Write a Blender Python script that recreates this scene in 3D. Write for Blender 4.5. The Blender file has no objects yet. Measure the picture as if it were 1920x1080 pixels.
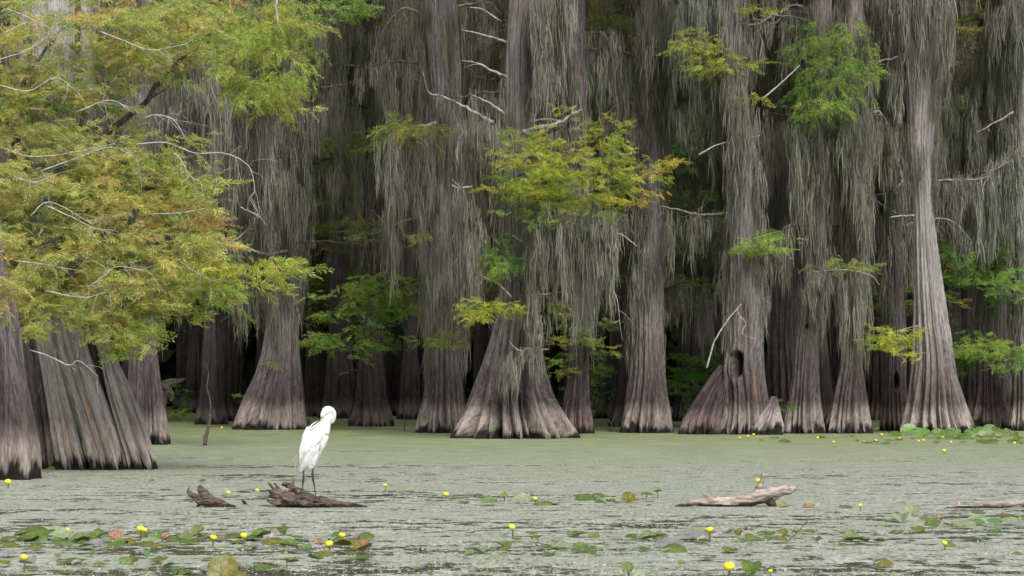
import bpy, math, random
import numpy as np
from mathutils import noise as mnoise, Vector

# ------------------------------------------------------------------ camera, light
C = bpy.context.scene
COL = C.collection
H = 1.24; FPX = 4200.0; PITCH = math.atan(174/FPX)
cam = bpy.data.cameras.new('camera'); cam.sensor_width = 36; cam.lens = 36*FPX/1920
cam.clip_start = 0.5; cam.clip_end = 1500
co = bpy.data.objects.new('camera', cam); COL.objects.link(co)
co.location = (0, 0, H); co.rotation_euler = (math.pi/2+PITCH, 0, 0); C.camera = co
w = bpy.data.worlds.new('World'); C.world = w; w.use_nodes = True
nt = w.node_tree; nt.nodes.clear()
SUN_EL, SUN_ROT = math.radians(46), math.radians(160)
sky = nt.nodes.new('ShaderNodeTexSky'); sky.sky_type = 'NISHITA'; sky.sun_disc = False
sky.sun_elevation = SUN_EL; sky.sun_rotation = SUN_ROT; sky.air_density = 1.0; sky.dust_density = 3.5
hs = nt.nodes.new('ShaderNodeHueSaturation'); hs.inputs['Saturation'].default_value = 0.22
bg = nt.nodes.new('ShaderNodeBackground'); bg.inputs[1].default_value = 0.14
wo = nt.nodes.new('ShaderNodeOutputWorld')
nt.links.new(sky.outputs[0], hs.inputs['Color']); nt.links.new(hs.outputs[0], bg.inputs[0]); nt.links.new(bg.outputs[0], wo.inputs[0])
sl = bpy.data.lights.new('sun', 'SUN'); sl.energy = 2.0; sl.angle = math.radians(20); sl.color = (1, .965, .92)
so = bpy.data.objects.new('sun', sl); COL.objects.link(so)
# sun stands behind the camera, to the right
sd = Vector((math.sin(SUN_ROT)*math.cos(SUN_EL), math.cos(SUN_ROT)*math.cos(SUN_EL), math.sin(SUN_EL)))
so.rotation_euler = sd.to_track_quat('Z', 'Y').to_euler(); so.location = (0, -10, 30)
C.view_settings.view_transform = 'Standard'; C.view_settings.look = 'None'
C.view_settings.gamma = 1; C.view_settings.exposure = 0.6

# ------------------------------------------------------------------ helpers
ca, sa = math.cos(PITCH), math.sin(PITCH)
def P(px, py, Y):
    x = (px-960)/FPX; v = -(py-540)/FPX
    dy = ca - v*sa; dz = sa + v*ca
    t = Y/dy
    return np.array([x*t, Y, H+dz*t])
def G(px, py, z=0.0):
    x = (px-960)/FPX; v = -(py-540)/FPX
    dy = ca - v*sa; dz = sa + v*ca
    t = (z-H)/dz
    return np.array([x*t, dy*t, z])
def S(Y): return Y/FPX            # metres per photo pixel at a depth

def tag(o, label=None, cat=None, group=None, kind=None):
    if label: o['label'] = label
    if cat: o['category'] = cat
    if group: o['group'] = group
    if kind: o['kind'] = kind
    return o
def empty(name, loc, **k):
    o = bpy.data.objects.new(name, None); COL.objects.link(o); o.location = tuple(float(a) for a in loc)
    o.empty_display_size = .2
    return tag(o, **k)
def meshdata(name, V, F, mat, col=None, vec=None, smooth=True, scar=None):
    V = np.asarray(V, dtype=np.float32); F = np.asarray(F, dtype=np.int32)
    me = bpy.data.meshes.new(name)
    me.vertices.add(len(V)); me.vertices.foreach_set('co', V.ravel())
    k = F.shape[1]
    me.loops.add(F.size); me.loops.foreach_set('vertex_index', F.ravel())
    me.polygons.add(len(F)); me.polygons.foreach_set('loop_start', np.arange(0, F.size, k, dtype=np.int32))
    me.update(calc_edges=True)
    me.polygons.foreach_set('use_smooth', np.full(len(F), smooth, dtype=bool))
    if col is not None:
        a = me.attributes.new('tint', 'FLOAT_VECTOR', 'POINT'); a.data.foreach_set('vector', np.asarray(col, dtype=np.float32).ravel())
    if vec is not None:
        a = me.attributes.new('grain', 'FLOAT_VECTOR', 'POINT'); a.data.foreach_set('vector', np.asarray(vec, dtype=np.float32).ravel())
    if scar is not None:
        a = me.attributes.new('scar', 'FLOAT', 'POINT'); a.data.foreach_set('value', np.asarray(scar, dtype=np.float32).ravel())
    me.materials.append(mat)
    me.validate()
    return me
def mk(name, V, F, mat, parent=None, **k):
    V = np.asarray(V, dtype=np.float64)
    if parent is not None: 
        off = np.zeros(3); p = parent
        while p is not None: off += np.array(p.location); p = p.parent
        V = V - off
    me = meshdata(name, V, F, mat, **k)
    o = bpy.data.objects.new(name, me); COL.objects.link(o)
    if parent is not None: o.parent = parent
    return o
def smooth_path(pts, n=6):
    p = np.asarray(pts, float)
    if len(p) < 3: 
        t = np.linspace(0, 1, n+1)[:, None]; return p[0]*(1-t)+p[-1]*t
    q = np.vstack([2*p[0]-p[1], p, 2*p[-1]-p[-2]])
    out = []
    for i in range(1, len(q)-2):
        for t in np.linspace(0, 1, n, endpoint=False):
            a, b, c, d = q[i-1], q[i], q[i+1], q[i+2]
            out.append(.5*((2*b)+(-a+c)*t+(2*a-5*b+4*c-d)*t*t+(-a+3*b-3*c+d)*t**3))
    out.append(p[-1])
    return np.array(out)
def tube(path, rad, seg=8, flat=1.0):
    """closed tapering tube: quads only"""
    p = np.asarray(path, float); n = len(p)
    rad = np.interp(np.linspace(0, 1, n), np.linspace(0, 1, len(rad)), rad) if np.ndim(rad) else np.full(n, rad)
    T = np.gradient(p, axis=0); T /= (np.linalg.norm(T, axis=1)[:, None]+1e-9)
    up = np.array([0, 0, 1.]) if abs(T[0][2]) < .9 else np.array([1., 0, 0])
    A = []; 
    a = np.cross(T[0], up); a /= np.linalg.norm(a)
    for i in range(n):
        a = a - T[i]*a.dot(T[i]); a /= (np.linalg.norm(a)+1e-9); A.append(a.copy())
    A = np.array(A); B = np.cross(T, A)
    th = np.linspace(0, 2*np.pi, seg, endpoint=False)
    ring = (A[:, None, :]*np.cos(th)[None, :, None] + B[:, None, :]*np.sin(th)[None, :, None]*flat)
    V = p[:, None, :] + ring*rad[:, None, None]
    V = np.vstack([np.repeat(p[:1], seg, 0)[None], V, np.repeat(p[-1:], seg, 0)[None]])
    m = n+2
    i = np.arange(m-1)[:, None]*seg; j = np.arange(seg)[None, :]; j2 = (j+1) % seg
    F = np.stack([i+j, i+j2, i+seg+j2, i+seg+j], -1).reshape(-1, 4)
    return V.reshape(-1, 3), F
class MB:
    def __init__(s): s.V = []; s.F = []; s.n = 0; s.c = []
    def add(s, V, F, col=None):
        s.V.append(V); s.F.append(F+s.n); s.n += len(V)
        if col is not None: s.c.append(np.broadcast_to(col, (len(V), 3)))
        return s
    def get(s): return np.vstack(s.V), np.vstack(s.F), (np.vstack(s.c) if s.c else None)
def remeshed(name, V, F, mat, parent, voxel, smooth=4, disp=None):
    off = np.array(parent.location) if parent is not None else np.zeros(3)
    tm = meshdata('tmp', V-off, F, mat); to = bpy.data.objects.new('tmp', tm); COL.objects.link(to)
    m = to.modifiers.new('r', 'REMESH'); m.mode = 'VOXEL'; m.voxel_size = voxel; m.use_smooth_shade = True
    m2 = to.modifiers.new('s', 'SMOOTH'); m2.iterations = smooth; m2.factor = .6
    dg = bpy.context.evaluated_depsgraph_get(); dg.update()
    me = bpy.data.meshes.new_from_object(to.evaluated_get(dg)); me.name = name
    bpy.data.objects.remove(to); bpy.data.meshes.remove(tm)
    if disp:
        n = len(me.vertices); co_ = np.empty(n*3, np.float32); no = np.empty(n*3, np.float32)
        me.vertices.foreach_get('co', co_); me.vertices.foreach_get('normal', no)
        co_ = co_.reshape(-1, 3); no = no.reshape(-1, 3)
        d = np.array([disp(*map(float, v)) for v in co_], np.float32)
        co_ += no*d[:, None]; me.vertices.foreach_set('co', co_.ravel()); me.update()
    me.materials.clear(); me.materials.append(mat)
    me.polygons.foreach_set('use_smooth', np.ones(len(me.polygons), bool))
    o = bpy.data.objects.new(name, me); COL.objects.link(o)
    if parent is not None: o.parent = parent
    return o

# ------------------------------------------------------------------ materials
def newmat(name):
    m = bpy.data.materials.new(name); m.use_nodes = True; m.node_tree.nodes.clear(); return m, m.node_tree
def N(t, typ, **k):
    n = t.nodes.new('ShaderNode'+typ)
    for a, b in k.items(): setattr(n, a, b)
    return n
def ramp(t, src, stops):
    r = N(t, 'ValToRGB'); e = r.color_ramp.elements
    while len(e) > 1: e.remove(e[0])
    e[0].position = stops[0][0]; e[0].color = (*stops[0][1], 1)
    for p_, c in stops[1:]:
        x = e.new(p_); x.color = (*c, 1)
    t.links.new(src, r.inputs[0]); return r.outputs[0]
def g(v): return (v, v, v)
def noise(t, vec, scale, detail=4, rough=.6, stretch=None):
    if stretch:
        m = N(t, 'Mapping'); m.inputs['Scale'].default_value = stretch; t.links.new(vec, m.inputs[0]); vec = m.outputs[0]
    n = N(t, 'TexNoise'); n.inputs['Scale'].default_value = scale; n.inputs['Detail'].default_value = detail; n.inputs['Roughness'].default_value = rough
    t.links.new(vec, n.inputs['Vector']); return n.outputs[0]
def math_(t, op, a, b=None, clamp=False):
    n = N(t, 'Math', operation=op); n.use_clamp = clamp
    for i, v in enumerate((a, b)):
        if v is None: continue
        if isinstance(v, (int, float)): n.inputs[i].default_value = v
        else: t.links.new(v, n.inputs[i])
    return n.outputs[0]
def mix(t, f, a, b, mode='MIX'):
    n = N(t, 'Mix', data_type='RGBA', blend_type=mode)
    for i, v in ((0, f), (6, a), (7, b)):
        if isinstance(v, (int, float)): n.inputs[i].default_value = v
        elif isinstance(v, tuple): n.inputs[i].default_value = (*v, 1)
        else: t.links.new(v, n.inputs[i])
    return n.outputs[2]
def out(t, s):
    o = N(t, 'OutputMaterial'); t.links.new(s, o.inputs[0])
def bsdf(t, col, rough=.8, bump=None, bs=.5, bd=.02, spec=.3):
    b = N(t, 'BsdfPrincipled'); b.inputs['Roughness'].default_value = rough; b.inputs['Specular IOR Level'].default_value = spec
    if isinstance(col, tuple): b.inputs['Base Color'].default_value = (*col, 1)
    else: t.links.new(col, b.inputs['Base Color'])
    if bump is not None:
        u = N(t, 'Bump'); u.inputs['Strength'].default_value = bs; u.inputs['Distance'].default_value = bd
        t.links.new(bump, u.inputs['Height']); t.links.new(u.outputs[0], b.inputs['Normal'])
    return b
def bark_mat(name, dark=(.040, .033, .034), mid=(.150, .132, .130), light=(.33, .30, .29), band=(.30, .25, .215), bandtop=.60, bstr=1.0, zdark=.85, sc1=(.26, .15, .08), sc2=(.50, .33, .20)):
    m, t = newmat(name)
    at = N(t, 'Attribute', attribute_name='grain'); v = at.outputs['Vector']
    sep = N(t, 'SeparateXYZ'); t.links.new(v, sep.inputs[0]); z = sep.outputs[2]
    f1 = noise(t, v, 1.0, 6, .7, (18, 18, 2.0))
    f2 = noise(t, v, 1.0, 5, .7, (60, 60, 6.5))
    big = noise(t, v, 1.0, 3, .5, (2.2, 2.2, .7))
    fib = math_(t, 'ADD', math_(t, 'MULTIPLY', f1, .45), math_(t, 'MULTIPLY', f2, .55))
    c = ramp(t, fib, [(.385, dark), (.49, mid), (.62, light)])
    c = mix(t, ramp(t, big, [(.35, g(0)), (.65, g(.65))]), c, mix(t, .6, c, (.09, .08, .075)))
    # pale band left by high water, above the black wet line
    jag = noise(t, v, 1.0, 4, .6, (7, 7, 1.2))
    e1 = math_(t, 'ADD', z, math_(t, 'MULTIPLY', math_(t, 'SUBTRACT', big, .5), .5))
    bandf = ramp(t, math_(t, 'ADD', e1, math_(t, 'MULTIPLY', math_(t, 'SUBTRACT', jag, .5), .25)), [(0, g(1)), (bandtop-.18, g(1)), (bandtop+.2, g(0))])
    cb = mix(t, .72, c, mix(t, ramp(t, fib, [(.37, g(0)), (.62, g(1))]), tuple(a*.30 for a in band), tuple(a*1.2 for a in band)))
    c = mix(t, bandf, c, cb)
    # darker zone just above the band
    zone = ramp(t, math_(t, 'DIVIDE', e1, 4.), [(bandtop/4-.03, g(0)), (bandtop/4+.045, g(zdark)), (bandtop/4+.22, g(zdark*.7)), (bandtop/4+.5, g(0))])
    c = mix(t, zone, c, mix(t, 1., c, (.34, .28, .29), 'MULTIPLY'))
    jag2 = noise(t, v, 1.0, 3, .6, (22, 22, 1.5))
    wet = math_(t, 'ADD', z, math_(t, 'ADD', math_(t, 'MULTIPLY', math_(t, 'SUBTRACT', jag, .5), .8), math_(t, 'MULTIPLY', math_(t, 'SUBTRACT', jag2, .5), .5)))
    c = mix(t, ramp(t, wet, [(.07, g(1)), (.20, g(0))]), c, (.012, .010, .010))
    sc = N(t, 'Attribute', attribute_name='scar')
    c = mix(t, sc.outputs['Fac'], c, mix(t, ramp(t, f2, [(.4, g(0)), (.6, g(1))]), sc1, sc2))
    c = mix(t, math_(t, 'MULTIPLY', sc.outputs['Fac'], -1., True), c, (.012, .009, .008))  # negative values: shade inside the hollows painted as near-black bark
    b = bsdf(t, c, .85, fib, bstr*.8, .05, .2)
    out(t, b.outputs[0]); return m
def tint_mat(name, transl=.3, rough=.75):
    m, t = newmat(name)
    at = N(t, 'Attribute', attribute_name='tint')
    b = bsdf(t, at.outputs['Vector'], rough, spec=.15)
    tr = N(t, 'BsdfTranslucent'); t.links.new(at.outputs['Vector'], tr.inputs[0])
    mx = N(t, 'MixShader'); mx.inputs[0].default_value = transl
    t.links.new(b.outputs[0], mx.inputs[1]); t.links.new(tr.outputs[0], mx.inputs[2]); out(t, mx.outputs[0])
    return m
def simple_mat(name, c1, c2, scale=8, rough=.7, stretch=(1, 1, 1), bs=.4, bd=.01, spec=.3, c3=None, wet_shade=0):
    m, t = newmat(name); tc = N(t, 'TexCoord')
    n = noise(t, tc.outputs['Object'], scale, 5, .65, stretch)
    st = [(.35, c1), (.6, c2)] + ([(.75, c3)] if c3 else [])
    col = ramp(t, n, st)
    if wet_shade:
        sp_ = N(t, 'SeparateXYZ'); t.links.new(tc.outputs['Object'], sp_.inputs[0])
        hgt = math_(t, 'ADD', sp_.outputs[2], math_(t, 'MULTIPLY', math_(t, 'SUBTRACT', n, .5), .06))
        col = mix(t, ramp(t, hgt, [(wet_shade*.6, g(.93)), (wet_shade, g(0))]), col, (.012, .009, .007))  # wet waterline tone that also paints in the shade underneath
    b = bsdf(t, col, rough, n, bs, bd, spec); out(t, b.outputs[0]); return m
M = {}
M['bark'] = bark_mat('cypress bark')
M['bark_pale'] = bark_mat('pale cypress bark', (.085, .075, .075), (.25, .225, .22), (.46, .425, .415), (.35, .29, .265), .56)
M['bark_red'] = bark_mat('cypress bark with reddish bare wood', sc1=(.12, .07, .055), sc2=(.22, .14, .11))
M['bark_left'] = bark_mat('silvery cypress bark', (.15, .135, .13), (.36, .33, .32), (.54, .50, .48), (.42, .36, .32), .5, zdark=.35)
M['bark_dark'] = bark_mat('dark cypress bark', (.02, .014, .017), (.088, .068, .073), (.22, .188, .188), (.20, .15, .13), .5, sc1=(.11, .06, .045), sc2=(.18, .11, .085))
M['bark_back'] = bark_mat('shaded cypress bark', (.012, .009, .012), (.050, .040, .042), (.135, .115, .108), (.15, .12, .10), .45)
M['moss'] = tint_mat('spanish moss', .25, .9)
M['leaf'] = tint_mat('cypress needles', .46, .7)
M['twig'] = simple_mat('bleached dead wood', (.22, .20, .185), (.45, .42, .40), 12, .8)
M['limb'] = simple_mat('grey branch bark', (.08, .07, .065), (.30, .27, .25), 9, .85)
M['limb_dark'] = simple_mat('dark branch bark', (.02, .016, .014), (.08, .065, .055), 9, .85)
M['wood_brown'] = simple_mat('wet brown driftwood', (.02, .014, .011), (.145, .105, .08), 11, .7, (1, 4, 4), 1, .03, .3, (.40, .31, .24), .04)
M['wood_pale'] = simple_mat('pale driftwood', (.10, .08, .065), (.36, .30, .255), 9, .75, (.8, 3, 4), .6, .012, .3, (.55, .46, .40), .03)
M['wood_pale'].name = 'pale driftwood'
M['blackbrown'] = simple_mat('near-black wood', (.012, .009, .007), (.045, .033, .027), 12, .6)  # near-black brown, darker than the branch above it
M['stem'] = simple_mat('lily stem', (.05, .06, .02), (.13, .14, .05), 20, .6)
M['petal'] = simple_mat('yellow petals', (.50, .46, .02), (.74, .68, .05), 20, .55, bs=.1)
M['seed'] = simple_mat('brown seed pod', (.06, .05, .03), (.16, .15, .07), 30, .7)
def pad_mat(name, a, b, c, back):
    m, t = newmat(name); tc = N(t, 'TexCoord')
    n = noise(t, tc.outputs['Object'], 2.5, 5, .6)
    ve = noise(t, tc.outputs['Object'], 14, 2, .5)
    col = ramp(t, n, [(.33, a), (.5, b), (.68, c)])
    geo = N(t, 'NewGeometry')
    col = mix(t, geo.outputs['Backfacing'], col, back)
    s = bsdf(t, col, .38, ve, .35, .01, .5)
    tr = N(t, 'BsdfTranslucent'); t.links.new(col, tr.inputs[0])
    mx = N(t, 'MixShader'); mx.inputs[0].default_value = .2
    t.links.new(s.outputs[0], mx.inputs[1]); t.links.new(tr.outputs[0], mx.inputs[2]); out(t, mx.outputs[0]); return m
M['pad_green'] = pad_mat('green lily pad', (.045, .075, .012), (.085, .13, .022), (.14, .18, .04), (.10, .11, .03))
M['pad_olive'] = pad_mat('olive lily pad', (.07, .07, .012), (.13, .13, .02), (.24, .19, .04), (.14, .10, .03))
M['pad_pale'] = pad_mat('pale lily pad', (.15, .20, .10), (.22, .27, .15), (.30, .35, .21), (.2, .22, .12))  # sky reflection on the leaf put into a paler base colour
M['pad_lime'] = pad_mat('young lily pad', (.06, .13, .03), (.10, .19, .045), (.16, .25, .07), (.12, .2, .05))
M['pad_brown'] = pad_mat('withered lily pad', (.12, .045, .02), (.27, .13, .06), (.40, .25, .12), (.3, .15, .08))
M['pad_mauve'] = pad_mat('wet mauve lily pad', (.15, .15, .145), (.22, .215, .215), (.30, .30, .28), (.2, .15, .15))
m, t = newmat('white plumage'); tc = N(t, 'TexCoord')
nn = noise(t, tc.outputs['Object'], 1, 4, .6, (60, 60, 9)); M['feather'] = m
b = bsdf(t, ramp(t, nn, [(.3, (.50, .50, .50)), (.6, (.70, .70, .70))]), .7, nn, .12, .004, .2); out(t, b.outputs[0])
m, t = newmat('plumage with painted shade'); tc = N(t, 'TexCoord')  # underside shade painted into a greyer copy of the white plumage
nn = noise(t, tc.outputs['Object'], 1, 4, .6, (70, 70, 9)); M['feather_shade'] = m
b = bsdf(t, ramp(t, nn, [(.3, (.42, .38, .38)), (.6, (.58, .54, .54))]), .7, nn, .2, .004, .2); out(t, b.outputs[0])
M['leg'] = simple_mat('black leg skin', (.012, .012, .013), (.05, .045, .045), 60, .5)
M['beak'] = simple_mat('yellow beak', (.6, .35, .03), (.7, .45, .05), 30, .4)
M['eye'] = simple_mat('eye', (.01, .01, .01), (.02, .02, .02), 30, .1)

# water with its film of duckweed
m, t = newmat('pond water'); M['water'] = m
tc = N(t, 'TexCoord'); v = tc.outputs['Object']
sp = N(t, 'SeparateXYZ'); t.links.new(v, sp.inputs[0]); yy = sp.outputs[1]
big = noise(t, v, .35, 4, .6, (.45, 1, 1))
midn = noise(t, v, 1.0, 5, .65, (1.3, 2.2, 1))
fine = noise(t, v, 1.0, 5, .72, (11, 4.5, 1))
band = noise(t, v, 1.0, 4, .6, (.22, .6, 1))
streak = noise(t, v, 1.0, 5, .68, (3.2, 3.6, 1))
near = ramp(t, math_(t, 'DIVIDE', yy, 100.), [(.16, g(1)), (.30, g(.5)), (.42, g(0))])
far = ramp(t, math_(t, 'DIVIDE', yy, 100.), [(.13, g(.05)), (.16, g(.3)), (.19, g(.22)), (.24, g(.45)), (.34, g(.75)), (.42, g(1))])
cov = math_(t, 'ADD', math_(t, 'ADD', math_(t, 'MULTIPLY', big, .55), math_(t, 'MULTIPLY', midn, .75)), math_(t, 'MULTIPLY', fine, .95))
cov = math_(t, 'ADD', cov, math_(t, 'MULTIPLY', math_(t, 'SUBTRACT', math_(t, 'ADD', band, streak), 1.), 1.1))
cov = math_(t, 'MULTIPLY', math_(t, 'ADD', cov, math_(t, 'MULTIPLY', far, .38)), .5)
mask = ramp(t, cov, [(1.09/2, g(0)), (1.15/2, g(1))])
wc = ramp(t, math_(t, 'ADD', math_(t, 'MULTIPLY', noise(t, v, 1, 4, .75, (26, 5, 1)), .62), math_(t, 'MULTIPLY', streak, .38)), [(.38, (.07, .08, .055)), (.49, (.215, .23, .175)), (.61, (.40, .415, .365))])
hue = noise(t, v, .5, 3, .5, (.6, 1.2, 1))
wc = mix(t, ramp(t, hue, [(.4, g(0)), (.65, g(.55))]), wc, (.21, .25, .165))
wgreen = ramp(t, noise(t, v, 1, 4, .7, (.8, 1.6, 1)), [(.34, (.10, .145, .035)), (.5, (.17, .22, .07)), (.66, (.32, .34, .16))])
wc = mix(t, ramp(t, math_(t, 'DIVIDE', yy, 100.), [(.27, g(0)), (.40, g(.5)), (.52, g(.95))]), wc, mix(t, .25, wgreen, wc))
wc = mix(t, near, wc, mix(t, 1., wc, (1.18, 1.13, 1.24), 'MULTIPLY'))  # sky sheen on the near water painted in as a paler lilac tone
weed = bsdf(t, wc, .55, fine, .25, .01, .5)
rip = math_(t, 'ADD', noise(t, v, 1, 4, .6, (5, 14, 1)), math_(t, 'MULTIPLY', noise(t, v, 1, 3, .6, (1.2, 3, 1)), 1.2))
wat = bsdf(t, (.030, .030, .026), .12, rip, .55, .035, .5); wat.inputs['IOR'].default_value = 1.33
mx = N(t, 'MixShader'); t.links.new(mask, mx.inputs[0]); t.links.new(wat.outputs[0], mx.inputs[1]); t.links.new(weed.outputs[0], mx.inputs[2])
out(t, mx.outputs[0])

# ------------------------------------------------------------------ the water sheet
nx = 2
V = [(-400, -100, 0), (400, -100, 0), (400, 500, 0), (-400, 500, 0)]
tag(mk('water', V, [(0, 1, 2, 3)], M['water'], smooth=False), kind='structure')

# ------------------------------------------------------------------ builders for trees
def flute(th, cuts):
    """0 in a crevice, 1 on the crest of a lobe"""
    c = np.sort(cuts); c = np.concatenate([[c[-1]-2*np.pi], c, [c[0]+2*np.pi]])
    th = np.mod(th, 2*np.pi); i = np.clip(np.searchsorted(c, th)-1, 0, len(c)-2)
    a, b_ = c[i], c[i+1]
    d = np.minimum(th-a, b_-th)/((b_-a)/2)
    return np.clip(1-(1-d)**2, 0, 1)**.75
def trunk(parent, prof, Y, seed, mat, seg=168, ztop=15, nmaj=8, nmin=18, A=.32, pits=(), scars=(), name='trunk', label=None, ydep=0, top_cap=False, twist=0):
    rs = np.random.RandomState(seed)
    Z = []; X = []; R = []
    for py, xl, xr in prof:
        a = P(xl, py, Y); b_ = P(xr, py, Y); Z.append(a[2]); X.append((a[0]+b_[0])/2); R.append((b_[0]-a[0])/2)
    Z = np.array(Z); X = np.array(X); R = np.array(R); o = np.argsort(Z); Z, X, R = Z[o], X[o], R[o]
    Z[0] = 0
    if not top_cap and ztop > Z[-1]:
        dz = ztop-Z[-1]; sl_ = 0 if len(Z) < 3 else (X[-1]-X[-3])/(Z[-1]-Z[-3]+1e-6)*.3
        Z = np.append(Z, ztop); X = np.append(X, X[-1]+sl_*dz); R = np.append(R, R[-1]*.55)
    else: ztop = Z[-1]
    zg = np.concatenate([np.linspace(-.2, min(2.6, ztop*.6), 56), np.linspace(min(2.6, ztop*.6), ztop, 44)[1:]])
    def sm(a, k=3):
        z2 = zg; y_ = np.interp(z2, Z, a)
        for _ in range(k): y_[1:-1] = (y_[:-2]+2*y_[1:-1]+y_[2:])/4
        return y_
    xs, r = sm(X), sm(R)
    r = r*np.where(zg < 0, 1+(-zg)*.3, 1)
    th = np.linspace(0, 2*np.pi, seg, endpoint=False)
    TH, ZZ = np.meshgrid(th, zg)
    c1 = (np.arange(nmaj)+rs.uniform(-.28, .28, nmaj))*2*np.pi/nmaj; c2 = (np.arange(nmin)+rs.uniform(-.35, .35, nmin))*2*np.pi/nmin
    tw = twist*ZZ + .05*np.sin(ZZ*1.7+seed)
    f1 = flute(TH+tw, c1); f2 = flute(TH+tw*1.1+.03*np.sin(3*ZZ), c2)
    hs_ = np.clip(r.max()*2.2, .8, 3)
    A1 = A*(np.exp(-ZZ/(hs_*1.5))*1.3+.25); A2 = .36*np.exp(-ZZ/2.0)+.06
    rad = r[:, None]*(1-A1*(1-f1)-A2*(1-f2))
    for k in range(6):
        rad = rad*(1+.016*np.sin(rs.randint(2, 7)*TH+rs.uniform(.6, 3)*ZZ+rs.uniform(0, 6)))
    for k in range(3):
        rad = rad*(1+.008*np.sin(rs.randint(12, 30)*TH+rs.uniform(.2, 1)*ZZ+rs.uniform(0, 6)))
    cy = Y + ydep
    for (px, py, wx, wz, dep) in pits:
        q = P(px, py, Y); rr = np.interp(q[2], zg, r); cx = np.interp(q[2], zg, xs)
        t0 = -math.acos(max(-.98, min(.98, (q[0]-cx)/rr))) % (2*np.pi)
        dth = np.abs((TH-t0+np.pi) % (2*np.pi)-np.pi)*rr/(wx*S(Y)); dz_ = (ZZ-q[2])/(wz*S(Y))
        d = np.sqrt(dth**2+dz_**2)
        rad = rad - dep*np.clip(1.15-d**4, 0, 1) + .035*np.exp(-((d-1.25)/.25)**2)
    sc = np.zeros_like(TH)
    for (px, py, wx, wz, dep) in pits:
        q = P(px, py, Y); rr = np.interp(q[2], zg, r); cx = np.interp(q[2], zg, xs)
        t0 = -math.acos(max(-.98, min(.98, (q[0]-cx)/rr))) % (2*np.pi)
        sc = np.minimum(sc, -np.clip(3.6-3.2*np.sqrt((np.abs((TH-t0+np.pi) % (2*np.pi)-np.pi)*rr/(wx*S(Y)))**2+((ZZ-q[2])/(wz*S(Y)))**2), 0, 1))  # shade of each pit, kept as negative values for the bark colour
    for (px, py, wx, wz) in scars:
        q = P(px, py, Y); rr = np.interp(q[2], zg, r); cx = np.interp(q[2], zg, xs)
        t0 = -math.acos(max(-.98, min(.98, (q[0]-cx)/rr))) % (2*np.pi)
        dth = np.abs((TH-t0+np.pi) % (2*np.pi)-np.pi)*rr/(wx*S(Y)); dz_ = (ZZ-q[2])/(wz*S(Y))
        sc = np.where(sc < 0, sc, 0)+np.maximum(np.maximum(sc, 0), np.clip(1.6-1.6*np.sqrt(dth**2+dz_**2), 0, 1))
    VX = xs[:, None]+rad*np.cos(TH); VY = cy+rad*np.sin(TH)*.9
    V = np.stack([VX, VY, ZZ], -1)
    rm = float(np.interp(1.2, zg, r))
    gr = np.stack([np.cos(TH)*rm+seed, np.sin(TH)*rm, ZZ], -1)
    if top_cap:
        V = np.concatenate([V, np.stack([xs[-1]+.3*rad[-1:]*np.cos(th), cy+.3*rad[-1:]*np.sin(th), np.full((1, seg), ztop-.05)], -1)]); gr = np.concatenate([gr, gr[-1:]]); sc = np.concatenate([sc, sc[-1:]])
    n = len(V); i = np.arange(n-1)[:, None]*seg; j = np.arange(seg)[None, :]; j2 = (j+1) % seg
    F = np.stack([i+j, i+j2, i+seg+j2, i+seg+j], -1).reshape(-1, 4)
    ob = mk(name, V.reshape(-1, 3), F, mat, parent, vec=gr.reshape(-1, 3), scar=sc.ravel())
    if label: ob['label'] = label
    return dict(z=zg, x=xs, r=r, y=cy, ob=ob)
def tr_at(T, z): return np.array([np.interp(z, T['z'], T['x']), T['y'], z]), float(np.interp(z, T['z'], T['r']))
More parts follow.
